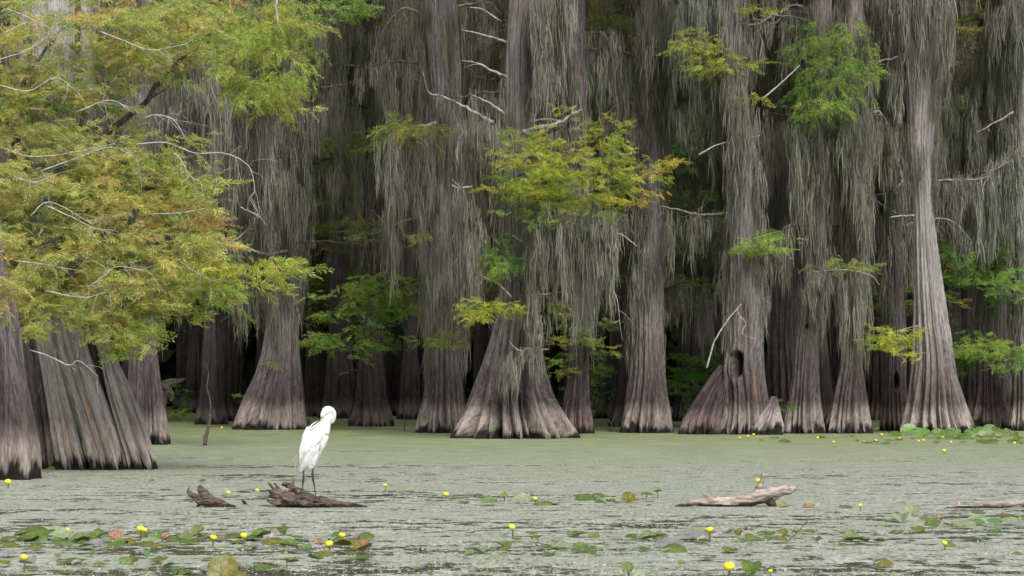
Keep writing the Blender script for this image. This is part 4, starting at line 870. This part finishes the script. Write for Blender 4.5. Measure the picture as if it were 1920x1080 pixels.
# ------------------------------------------------------------------ lily pads and yellow pond lilies
def pad_data(kind, seed):
    rs_ = np.random.RandomState(seed); nr, na = 7, 40
    gap = .32; th = np.linspace(-np.pi+gap*.5, np.pi-gap*.5, na); rr_ = np.linspace(0, 1, nr)
    Rr, Th = np.meshgrid(rr_, th, indexing='ij')
    lobe = 1+.16*np.cos(Th)+.02*np.sin(5*Th+seed)+.03*np.sin(3*Th+seed*2)
    x = Rr*lobe*np.cos(Th); y = Rr*lobe*.84*np.sin(Th); ph = rs_.uniform(0, 6)
    z = .03*Rr**2*np.sin(4*Th+ph)+.02*Rr*np.sin(7*Th+ph*2)
    if kind == 'cup': z = z+.30*y*y
    if kind == 'dome': z = z-.30*(x*x+y*y)
    if kind == 'fold': z = z+.75*np.abs(y)
    if kind == 'flat': z = z*.8+.06*Rr**3*np.maximum(0, np.sin(2*Th+ph))
    V = np.stack([x, y, z], -1).reshape(-1, 3)
    i = np.arange(nr-1)[:, None]*na; j = np.arange(na-1)[None, :]
    F = np.stack([i+j, i+na+j, i+na+j+1, i+j+1], -1).reshape(-1, 4)
    # thickness
    Vb = V-[0, 0, .02]; n = len(V)
    e = []
    for a in range(na-1): e.append([(nr-1)*na+a, n+(nr-1)*na+a, n+(nr-1)*na+a+1, (nr-1)*na+a+1])
    return V, F
PADM = {}
def pad_mesh(kind, var, mat):
    k = (kind, var, mat)
    if k not in PADM:
        V_, F_ = pad_data(kind, var); PADM[k] = meshdata('lily_leaf', V_, F_, M[mat])
    return PADM[k]
padn = [0]
def pad(px, py, wpx, kind='flat', mat='pad_green', tilt=0, az=None, lift=0, label=None, group=None, stem=False, roll=0):
    i = padn[0]; padn[0] += 1
    q = G(px, py); s = wpx/2*S(q[1]); az = (i*2.4) if az is None else az
    if stem or lift:
        root = empty('lily_pad', q, label=label, cat='lily pad', group=group)
        lf = bpy.data.objects.new('leaf', pad_mesh(kind, i % 5, mat)); COL.objects.link(lf); lf.parent = root
        V_, F_ = tube(smooth_path([q+[0, 0, -.03], q+[.01, 0, lift*.5], q+[.0, 0, lift]], 4), [.007, .006], 7); mk('stem', V_, F_, M['stem'], root)
        lf.location = (0, 0, lift+.003)
    else:
        lf = bpy.data.objects.new('lily_pad', pad_mesh(kind, i % 5, mat)); COL.objects.link(lf); tag(lf, label, 'lily pad', group)
        h = abs(math.sin(tilt))*s*.8
        lf.location = (q[0], q[1], .010+.0015*(i % 9)+h)
    lf.scale = (s, s, s); lf.rotation_euler = (tilt, roll, az); lf.rotation_mode = 'ZYX' if False else 'XYZ'
    # tilt is applied about the camera-facing axis: towards the viewer
    from mathutils import Euler, Matrix
    mt = Matrix.Rotation(tilt, 4, 'X') @ Matrix.Rotation(roll, 4, 'Y') @ Matrix.Rotation(az, 4, 'Z')
    lf.rotation_euler = mt.to_euler()
    return lf
A = pad
A(57, 1014, 72, 'dome', 'pad_green', .5, .3, .07, 'large domed green pad at the far left of the near strip')
A(42, 1014, 40, 'flat', 'pad_pale', .4, 1, 0, 'pale grey-green pad under the large domed one')
A(110, 1014, 48, 'cup', 'pad_pale', .35, .2, 0, 'pale cupped pad right of the large domed one')
A(14, 1027, 36, 'dome', 'pad_olive', .35, .4, 0, 'dark olive pad at the left edge of the near strip')
A(150, 1018, 56, 'dome', 'pad_green', .45, .1, .03, 'curled green pad left of the orange withered leaf')
A(186, 1014, 34, 'fold', 'pad_green', .3, .9, .03, 'folded green pad beside the orange withered leaf')
A(215, 1012, 26, 'cup', 'pad_brown', 1.0, .3, .03, 'orange withered leaf left of the twin yellow lilies')
A(237, 1019, 46, 'dome', 'pad_olive', .4, 2, .02, 'olive pad beneath the twin yellow lilies')
A(292, 1018, 26, 'fold', 'pad_lime', 1.1, 1.4, .03, 'upright yellow-green folded leaf right of the twin lilies')
A(309, 1012, 16, 'cup', 'pad_brown', .9, .4, .03, 'small orange leaf right of the upright folded leaf')
A(347, 1014, 24, 'cup', 'pad_green', .9, .2, .03, 'round upright green pad left of the third lily')
A(370, 1010, 26, 'fold', 'pad_green', .8, .8, .05, 'pointed green leaf leaning right in the near strip')
A(325, 1014, 30, 'dome', 'pad_green', .3, 1, .02, 'flat green pad in the middle of the near left strip')
A(275, 1024, 34, 'dome', 'pad_green', .3, 3, 0, 'dark green pad low under the orange leaf')
A(225, 1024, 24, 'cup', 'pad_lime', .3, 1, 0, 'small bright green pad at the waterline')
A(435, 1010, 30, 'dome', 'pad_green', .35, 0, .02, 'green pad between the third and fourth lilies')
A(475, 1012, 36, 'dome', 'pad_green', .35, 1, .02, 'green pad right of the fourth lily')
A(512, 1020, 60, 'dome', 'pad_olive', .32, .2, .03, 'long arched olive pad below the egret log')
A(530, 1004, 22, 'fold', 'pad_green', .8, 2, .03, 'small folded leaf under the brown seed pod')
A(557, 1014, 24, 'flat', 'pad_green', .3, 2, .02, 'small green pad right of the arched olive one')
A(600, 1020, 30, 'flat', 'pad_pale', .3, 1, 0, 'pale pad beside the withered pinkish leaf')
A(599, 1022, 12, 'fold', 'pad_brown', 1.2, 1.3, .02, 'pinkish withered upright leaf left of the big lily bud')
A(574, 1034, 20, 'cup', 'pad_lime', .5, 1, 0, 'pale yellow curled leaf in front of the pinkish one')
A(632, 1012, 28, 'flat', 'pad_green', .5, 1, .03, 'bright green pad behind the paired lilies')
A(655, 1022, 40, 'dome', 'pad_olive', .4, .6, .03, 'olive pad folded over beside the right lily of the pair')
A(683, 1014, 34, 'dome', 'pad_green', .4, .1, .05, 'raised green pad right of the paired lilies')
A(680, 1030, 30, 'cup', 'pad_brown', .4, 2, 0, 'rusty withered pad right of the paired lilies')
A(415, 1082, 66, 'cup', 'pad_olive', 1.15, 1.2, .02, 'big yellow-olive folded leaf at the bottom edge')
A(445, 1084, 30, 'dome', 'pad_olive', .7, .2, .02, 'round olive leaf beside the big folded one at the bottom edge')
A(232, 1058, 26, 'dome', 'pad_lime', .6, .5, 0, 'small pale domed pad in front of the near left strip')
A(248, 1052, 22, 'dome', 'pad_olive', .4, .5, 0, 'olive pad behind the small pale domed one')
A(130, 1058, 60, 'flat', 'pad_green', .1, .2, 0, 'flat floating green pad in the lower left')
A(185, 1063, 24, 'dome', 'pad_olive', .3, 1.2, 0, 'small brownish pad in the lower left')
A(1094, 938, 44, 'dome', 'pad_green', .28, .2, .055, 'umbrella-like raised green pad with stem, left of two')
A(1121, 938, 26, 'dome', 'pad_green', .5, .7, .055, 'smaller raised green pad beside the umbrella-like one')
A(1022, 947, 56, 'dome', 'pad_olive', .30, .3, .02, 'broad dark green pad under the small lily')
A(1177, 943, 28, 'fold', 'pad_olive', 1.0, .9, .03, 'upright folded olive pad between raised pads')
A(1211, 936, 28, 'dome', 'pad_green', .15, .4, .07, 'small flat-topped raised pad left of the forked driftwood')
A(1232, 935, 16, 'fold', 'pad_olive', .2, .2, .07, 'tiny olive leaf tip right of the flat-topped raised pad')
A(1143, 944, 24, 'cup', 'pad_pale', .4, .2, 0, 'pale pad behind the raised green pads')
A(914, 948, 34, 'cup', 'pad_lime', .35, .2, 0, 'pale lime pad mid water, left one of the row')
A(978, 944, 36, 'cup', 'pad_pale', .4, .2, 0, 'pale grey-green pad left of the small lily')
A(944, 940, 16, 'fold', 'pad_olive', .7, .2, .05, 'small raised olive leaf between two pale pads')
A(1143, 948, 24, 'dome', 'pad_mauve', .3, .2, 0, 'brownish overturned pad under the raised pads')
A(870, 934, 16, 'dome', 'pad_green', .3, .2, .01, 'small green pad left of the pale lime pad')
A(845, 935, 24, 'dome', 'pad_olive', .3, .2, .01, 'olive pad under the lily right of the egret')
A(894, 930, 16, 'flat', 'pad_green', .3, .2, .01, 'thin green pad near the row of pale pads')
A(1110, 1031, 16, 'flat', 'pad_green', .3, .2, 0, 'small green pad at the left of the middle strip')
A(1086, 1030, 32, 'cup', 'pad_green', .5, .2, .01, 'cupped green pad in the middle strip')
A(1112, 1008, 22, 'cup', 'pad_olive', .6, .2, .01, 'small olive cup in the middle strip')
A(1213, 1015, 34, 'fold', 'pad_green', .3, .3, .02, 'boat-shaped green pad in the middle strip')
A(1234, 1007, 34, 'dome', 'pad_green', .3, .2, .03, 'arched green pad behind the boat-shaped one')
A(1262, 1036, 48, 'dome', 'pad_green', .6, .1, .03, 'broad toothed green pad in front of the tall lily')
A(1300, 1012, 56, 'flat', 'pad_mauve', .22, .2, 0, 'wet mauve pad left of the tall lily')
A(1322, 1014, 30, 'dome', 'pad_green', .3, .2, .01, 'green pad at the foot of the tall lily')
A(1300, 1002, 44, 'flat', 'pad_pale', .25, 1.2, 0, 'pale green pad behind the wet mauve one')
A(1205, 1034, 26, 'flat', 'pad_green', .2, .2, 0, 'flat green pad left of the broad toothed one')
A(1260, 1024, 60, 'flat', 'pad_mauve', .15, 2, 0, 'wide wet mauve pad in the middle strip')
A(945, 1032, 22, 'dome', 'pad_olive', .3, .2, .0, 'small olive pad under the lone mid lily')
A(925, 1032, 16, 'dome', 'pad_olive', .3, 1.2, .0, 'tiny brownish pad left of the lone mid lily')
A(1176, 1082, 26, 'cup', 'pad_green', 1.0, 1.3, .05, 'bright green upright leaf at the bottom edge, centre')
A(1198, 1086, 24, 'cup', 'pad_pale', .8, .5, .02, 'pale leaf beside the bright green one at the bottom edge')
A(1408, 1080, 44, 'fold', 'pad_green', .6, 1.3, .03, 'green folded leaf at the bottom edge right of the big lily')
A(1432, 1004, 34, 'dome', 'pad_green', .4, .2, .02, 'domed green pad right of the tall lily')
A(1405, 1010, 22, 'dome', 'pad_olive', .4, .2, .0, 'small olive pad left of the domed green one')
A(1468, 1005, 24, 'fold', 'pad_olive', .5, 2.2, .01, 'olive pad behind the slanting stem')
A(1655, 1064, 38, 'dome', 'pad_olive', .45, .2, .04, 'raised olive pad near the bottom edge at right')
A(1595, 1016, 40, 'fold', 'pad_green', .35, .3, .01, 'dark folded pad in the right strip')
A(1618, 1015, 24, 'dome', 'pad_green', .35, .3, .0, 'small green pad beside the dark folded one')
A(1585, 953, 28, 'dome', 'pad_green', .35, .3, .02, 'dark green pad near the lone lily at right')
A(1514, 952, 22, 'dome', 'pad_olive', .5, .3, .02, 'olive pad right of the forked driftwood')
A(1518, 957, 18, 'cup', 'pad_brown', .5, .3, .0, 'pinkish withered bit under the olive pad right of the driftwood')
A(1533, 956, 18, 'cup', 'pad_pale', .6, .3, .0, 'pale pad right of the pinkish withered bit')
A(1468, 957, 22, 'fold', 'pad_olive', .4, .3, .0, 'small brown-edged pad below the forked driftwood')
A(1709, 966, 36, 'fold', 'pad_pale', .7, 1.3, .02, 'pale torn pad standing up at right')
A(1681, 963, 18, 'dome', 'pad_green', .3, .3, .01, 'small dark pad left of the pale torn one')
A(1675, 978, 42, 'flat', 'pad_pale', .25, .3, .0, 'pale flat pad below the pale torn one')
A(1748, 982, 30, 'cup', 'pad_green', .4, .3, .01, 'green cupped pad in the right cluster')
A(1763, 976, 14, 'fold', 'pad_brown', .4, .3, .02, 'tiny brown curled leaf in the right cluster')
A(1800, 988, 44, 'dome', 'pad_olive', .35, .3, .02, 'dark arched pad in the right cluster')
A(1808, 992, 50, 'flat', 'pad_pale', .2, 1.3, .0, 'pale pad under the dark arched one')
A(1830, 985, 40, 'flat', 'pad_lime', .2, 1.3, .0, 'light green pad between the arched ones at right')
A(1893, 976, 40, 'dome', 'pad_green', .3, .3, .03, 'green arched pad at the far right of the cluster')
A(1900, 985, 44, 'flat', 'pad_pale', .25, 2, .0, 'pale pad at the right edge of the cluster')
A(1865, 984, 30, 'flat', 'pad_lime', .25, 2, .0, 'lime pad near the right edge of the cluster')
A(1780, 1026, 26, 'dome', 'pad_olive', .5, .3, .02, 'olive pad at the foot of the small lily at lower right')
A(1908, 1040, 22, 'dome', 'pad_olive', .4, .3, .01, 'small olive pad at the lower right edge')
A(97, 881, 28, 'dome', 'pad_lime', .5, .3, .02, 'round green pad between the two left trunks')
A(378, 906, 16, 'flat', 'pad_green', .3, .3, .0, 'small dark pad behind the short driftwood')
A(283, 905, 14, 'flat', 'pad_olive', .2, .3, .0, 'tiny olive pad left of the short driftwood')
# small floating ones in bands, nothing in the photo tells them apart
rp = random.Random(21)
def band(n, x0, x1, y0, y1, w0, w1, mats, label, group):
    for _ in range(n):
        pad(rp.uniform(x0, x1), rp.uniform(y0, y1), rp.uniform(w0, w1), rp.choice(['flat', 'flat', 'dome', 'cup', 'fold']), rp.choice(mats), rp.uniform(0, .3), rp.uniform(0, 6), 0, label, group, roll=rp.uniform(-.15, .15))
PM = ['pad_green', 'pad_olive', 'pad_pale', 'pad_mauve', 'pad_green', 'pad_green', 'pad_lime']
band(60, 0, 720, 1006, 1034, 14, 44, PM, 'small floating lily pad in the near left strip', 'small pads of the near left strip')
band(44, 880, 1500, 1000, 1042, 12, 38, PM, 'small floating lily pad in the near middle strip', 'small pads of the near middle strip')
band(16, 1380, 1660, 1000, 1024, 12, 30, PM, 'small floating lily pad below the forked driftwood', 'small pads below the forked driftwood')
band(20, 1660, 1930, 966, 1000, 14, 40, PM, 'small floating lily pad of the cluster at right', 'small pads of the right cluster')
band(34, 0, 760, 1042, 1078, 12, 44, PM, 'low floating lily pad along the bottom left', 'low pads along the bottom left')
band(14, 760, 1900, 1042, 1078, 12, 34, PM, 'low floating lily pad along the bottom right', 'low pads along the bottom right')
band(12, 860, 1260, 938, 952, 10, 26, PM, 'small floating lily pad in the row right of the egret', 'small pads right of the egret')
# far pads before the pale cypress
def farpad(px, py, w_, mat, tilt, lift, label, group=None):
    pad(px, py, w_, rp.choice(['cup', 'dome', 'flat']), mat, tilt, rp.uniform(0, 6), lift, label, group)
for px, py, w_, mt_ in [(1676, 818, 26, 'pad_green'), (1708, 816, 34, 'pad_lime'), (1762, 816, 28, 'pad_lime'), (1730, 821, 32, 'pad_lime'), (1791, 817, 26, 'pad_lime'), (1825, 818, 40, 'pad_lime'), (1848, 820, 34, 'pad_green'), (1840, 812, 30, 'pad_lime'), (1870, 817, 30, 'pad_green'), (1895, 818, 34, 'pad_green'), (1810, 824, 30, 'pad_green'), (1775, 824, 30, 'pad_green'), (1858, 812, 26, 'pad_lime'), (1885, 814, 24, 'pad_lime')]:
    farpad(px, py, w_, mt_, rp.uniform(.5, .9), rp.uniform(.03, .12), 'raised green lily pad in the bank before the pale cypress', 'raised pads before the pale cypress')
for _ in range(46):
    farpad(rp.uniform(1380, 1925) if rp.random() < .4 else rp.uniform(1640, 1925), rp.uniform(819, 834), rp.uniform(10, 24), rp.choice(['pad_green', 'pad_lime', 'pad_olive']), rp.uniform(.05, .3), 0, 'low lily pad floating off the right bank', 'low pads off the right bank')

def bud_mesh(seed, mat, r=1.0):
    rs_ = np.random.RandomState(seed); nu, nv = 20, 10; V_ = []
    for j in range(nv):
        t_ = j/(nv-1); ph = -math.pi/2+t_*math.pi*.78
        for i in range(nu):
            a = 2*math.pi*i/nu; k = 1+.10*abs(math.sin(a*2.5+seed))*(t_)
            V_.append((math.cos(ph)*math.cos(a)*k, math.cos(ph)*math.sin(a)*k, math.sin(ph)*.86))
    for i in range(nu): 
        a = 2*math.pi*i/nu; V_.append((.35*math.cos(a), .35*math.sin(a), .42))
    F_ = [[j*nu+i, j*nu+(i+1) % nu, (j+1)*nu+(i+1) % nu, (j+1)*nu+i] for j in range(nv) for i in range(nu)]
    return meshdata('petals', V_, F_, M[mat])
BUD = {m_: bud_mesh(3, m_) for m_ in ('petal', 'seed')}
def lily(px, top, bot, dpx, label, group=None, seed=False, lean=0):
    q = G(px, bot); Yp = q[1]; tp = P(px+lean, top+dpx*.5, Yp); r_ = dpx/2*S(Yp)
    root = empty('pond_lily' if not seed else 'lily_seed_pod', q, label=label, cat='flower' if not seed else 'seed pod', group=group)
    V_, F_ = tube(smooth_path([q+[0, 0, -.03], (q+tp)/2+[.004, 0, 0], tp], 4), [r_*.24, r_*.2], 8); mk('stem', V_, F_, M['stem'], root)
    b_ = bpy.data.objects.new('flower' if not seed else 'pod', BUD['seed' if seed else 'petal']); COL.objects.link(b_); b_.parent = root
    b_.location = tuple(tp-q); b_.scale = (r_, r_, r_*(.95 if not seed else .7)); b_.rotation_euler = (.25, .1, px % 6)
lily(15, 897, 915, 12, 'yellow pond lily before the trunk at the left edge')
lily(45, 1038, 1072, 14, 'tall yellow lily alone at the lower left')
lily(125, 988, 1012, 12, 'yellow lily behind the pale cupped pad')
lily(263, 984, 1012, 14, 'left flower of the twin yellow lilies')
lily(271, 988, 1012, 11, 'smaller right flower of the twin yellow lilies')
lily(398, 1001, 1026, 13, 'third yellow lily, right of the upright green pad', lean=2)
lily(457, 997, 1021, 13, 'fourth yellow lily, just left of the brown pods')
lily(617, 1012, 1036, 15, 'big open yellow lily, left of the pair below the log')
lily(643, 997, 1022, 12, 'taller right lily of the pair below the log', lean=-2)
lily(836, 921, 934, 11, 'yellow lily on an olive pad right of the egret')
lily(961, 981, 1008, 13, 'lone yellow lily in open water mid frame', lean=-1)
lily(1003, 930, 944, 9, 'small yellow lily on the broad dark pad')
lily(1330, 986, 1018, 13, 'tall yellow lily by the wet mauve pad')
lily(1367, 1051, 1090, 21, 'largest yellow lily at the bottom edge')
lily(1421, 896, 925, 9, 'yellow lily behind the peg of the forked driftwood')
lily(1613, 943, 958, 8, 'small yellow lily by the dark pad at right')
lily(1771, 1012, 1032, 11, 'small yellow lily at the lower right')
lily(428, 919, 928, 9, 'low yellow lily right of the short driftwood')
lily(482, 915, 921, 8, 'low yellow lily just left of the egret log')
lily(722, 906, 922, 7, 'tiny greenish lily bud right of the egret')
lily(1770, 841, 850, 7, 'small yellow lily alone off the right bank')
lily(1444, 1066, 1080, 9, 'pale round bud at the bottom edge right of the largest lily')
for px, top, bot in [(1387, 818, 825), (1402, 815, 822), (1413, 812, 818), (1533, 818, 824), (1563, 826, 832), (1642, 823, 829), (1687, 819, 825), (1653, 812, 820), (1722, 824, 830), (1731, 823, 829), (1768, 817, 823), (1783, 826, 831), (1902, 828, 834), (416, 799, 806), (1620, 826, 831)]:
    lily(px, top, bot, 5, 'tiny far yellow lily on the green water by the trees', 'tiny far yellow lilies')
lily(385, 1003, 1016, 8, 'brown seed pod left of the third lily', seed=True)
lily(526, 985, 1005, 8, 'green-brown seed pod over the small folded leaf', seed=True)
lily(477, 1000, 1014, 7, 'brown seed pod right of the fourth lily', seed=True)
lily(537, 1043, 1066, 10, 'brown seed pod alone below the arched olive pad', seed=True)
# slanting stem and grass blades
q = G(1472, 1020); Yq = q[1]
o = blob_thing('slanting_stem', q, 'bare slanting lily stem among the right pads', 'stem', [([dpp(1470, 1021), dpp(1495, 998), dpp(1518, 972)], [.008, .006, .004], 1)], M['stem'], .003, smooth=1)
def grass(px, py, n, hpx, label, seed):
    q = G(px, py); rs_ = np.random.RandomState(seed); mb = MB()
    for _ in range(n):
        b0 = q+rs_.normal(0, .03, 3)*[1, 1, 0]; h_ = hpx*S(q[1])*rs_.uniform(.5, 1); lx = rs_.normal(0, .3)*h_
        mb.add(*tube(smooth_path([b0+[0, 0, -.02], b0+[lx*.3, 0, h_*.6], b0+[lx, rs_.normal(0, .02), h_]], 4), [.005, .004, .0008], 5, .4))
    V_, F_, _ = mb.get(); o = mk('grass_tuft', V_-q, F_, M['stem2']); o.location = tuple(q); tag(o, label, 'grass')
M['stem2'] = simple_mat('fresh grass', (.10, .2, .04), (.2, .34, .10), 20, .6)
grass(1866, 1003, 16, 34, 'fine grass tuft beside the right pad cluster', 5)
grass(1876, 1090, 3, 46, 'pale grass blade at the bottom right', 6)

# loose flecks of duckweed riding on the near water
rsd = np.random.RandomState(55); n = 60000
ypx = rsd.uniform(860, 1085, n); xpx = rsd.uniform(-40, 1960, n)
vv = -(ypx-540)/FPX; dz = sa+vv*ca; dy_ = ca-vv*sa; tt = -H/dz
gx = (xpx-960)/FPX*tt; gy = dy_*tt
keep = (np.sin(gx*1.3+np.sin(gy*.9)*2)+np.sin(gy*2.7+gx*.35)+rsd.normal(0, 1.0, n)) > -.2
gx, gy = gx[keep], gy[keep]; n = len(gx)
sz = rsd.uniform(.003, .011, n); a = rsd.uniform(0, 6.28, n); til = rsd.normal(0, .22, (n, 2))
cs_, sn_ = np.cos(a)*sz, np.sin(a)*sz
cx = np.stack([gx+cs_, gx-sn_, gx-cs_, gx+sn_], 1); cyy = np.stack([gy+sn_, gy+cs_, gy-sn_, gy-cs_], 1)
zz_ = .006+(cx-gx[:, None])*til[:, :1]+(cyy-gy[:, None])*til[:, 1:]
V_ = np.stack([cx, cyy, zz_], -1).reshape(-1, 3)
pal = np.array([(.28, .33, .20), (.42, .44, .36), (.20, .26, .12), (.55, .56, .50), (.34, .36, .14)])
cc = np.repeat(pal[rsd.choice(5, n, p=[.35, .2, .25, .1, .1])], 4, axis=0)
o = mk('duckweed', V_, np.arange(len(V_)).reshape(-1, 4), M['moss'], col=cc, smooth=False)
tag(o, 'loose pale flecks of duckweed scattered over the near water', 'duckweed', kind='stuff')
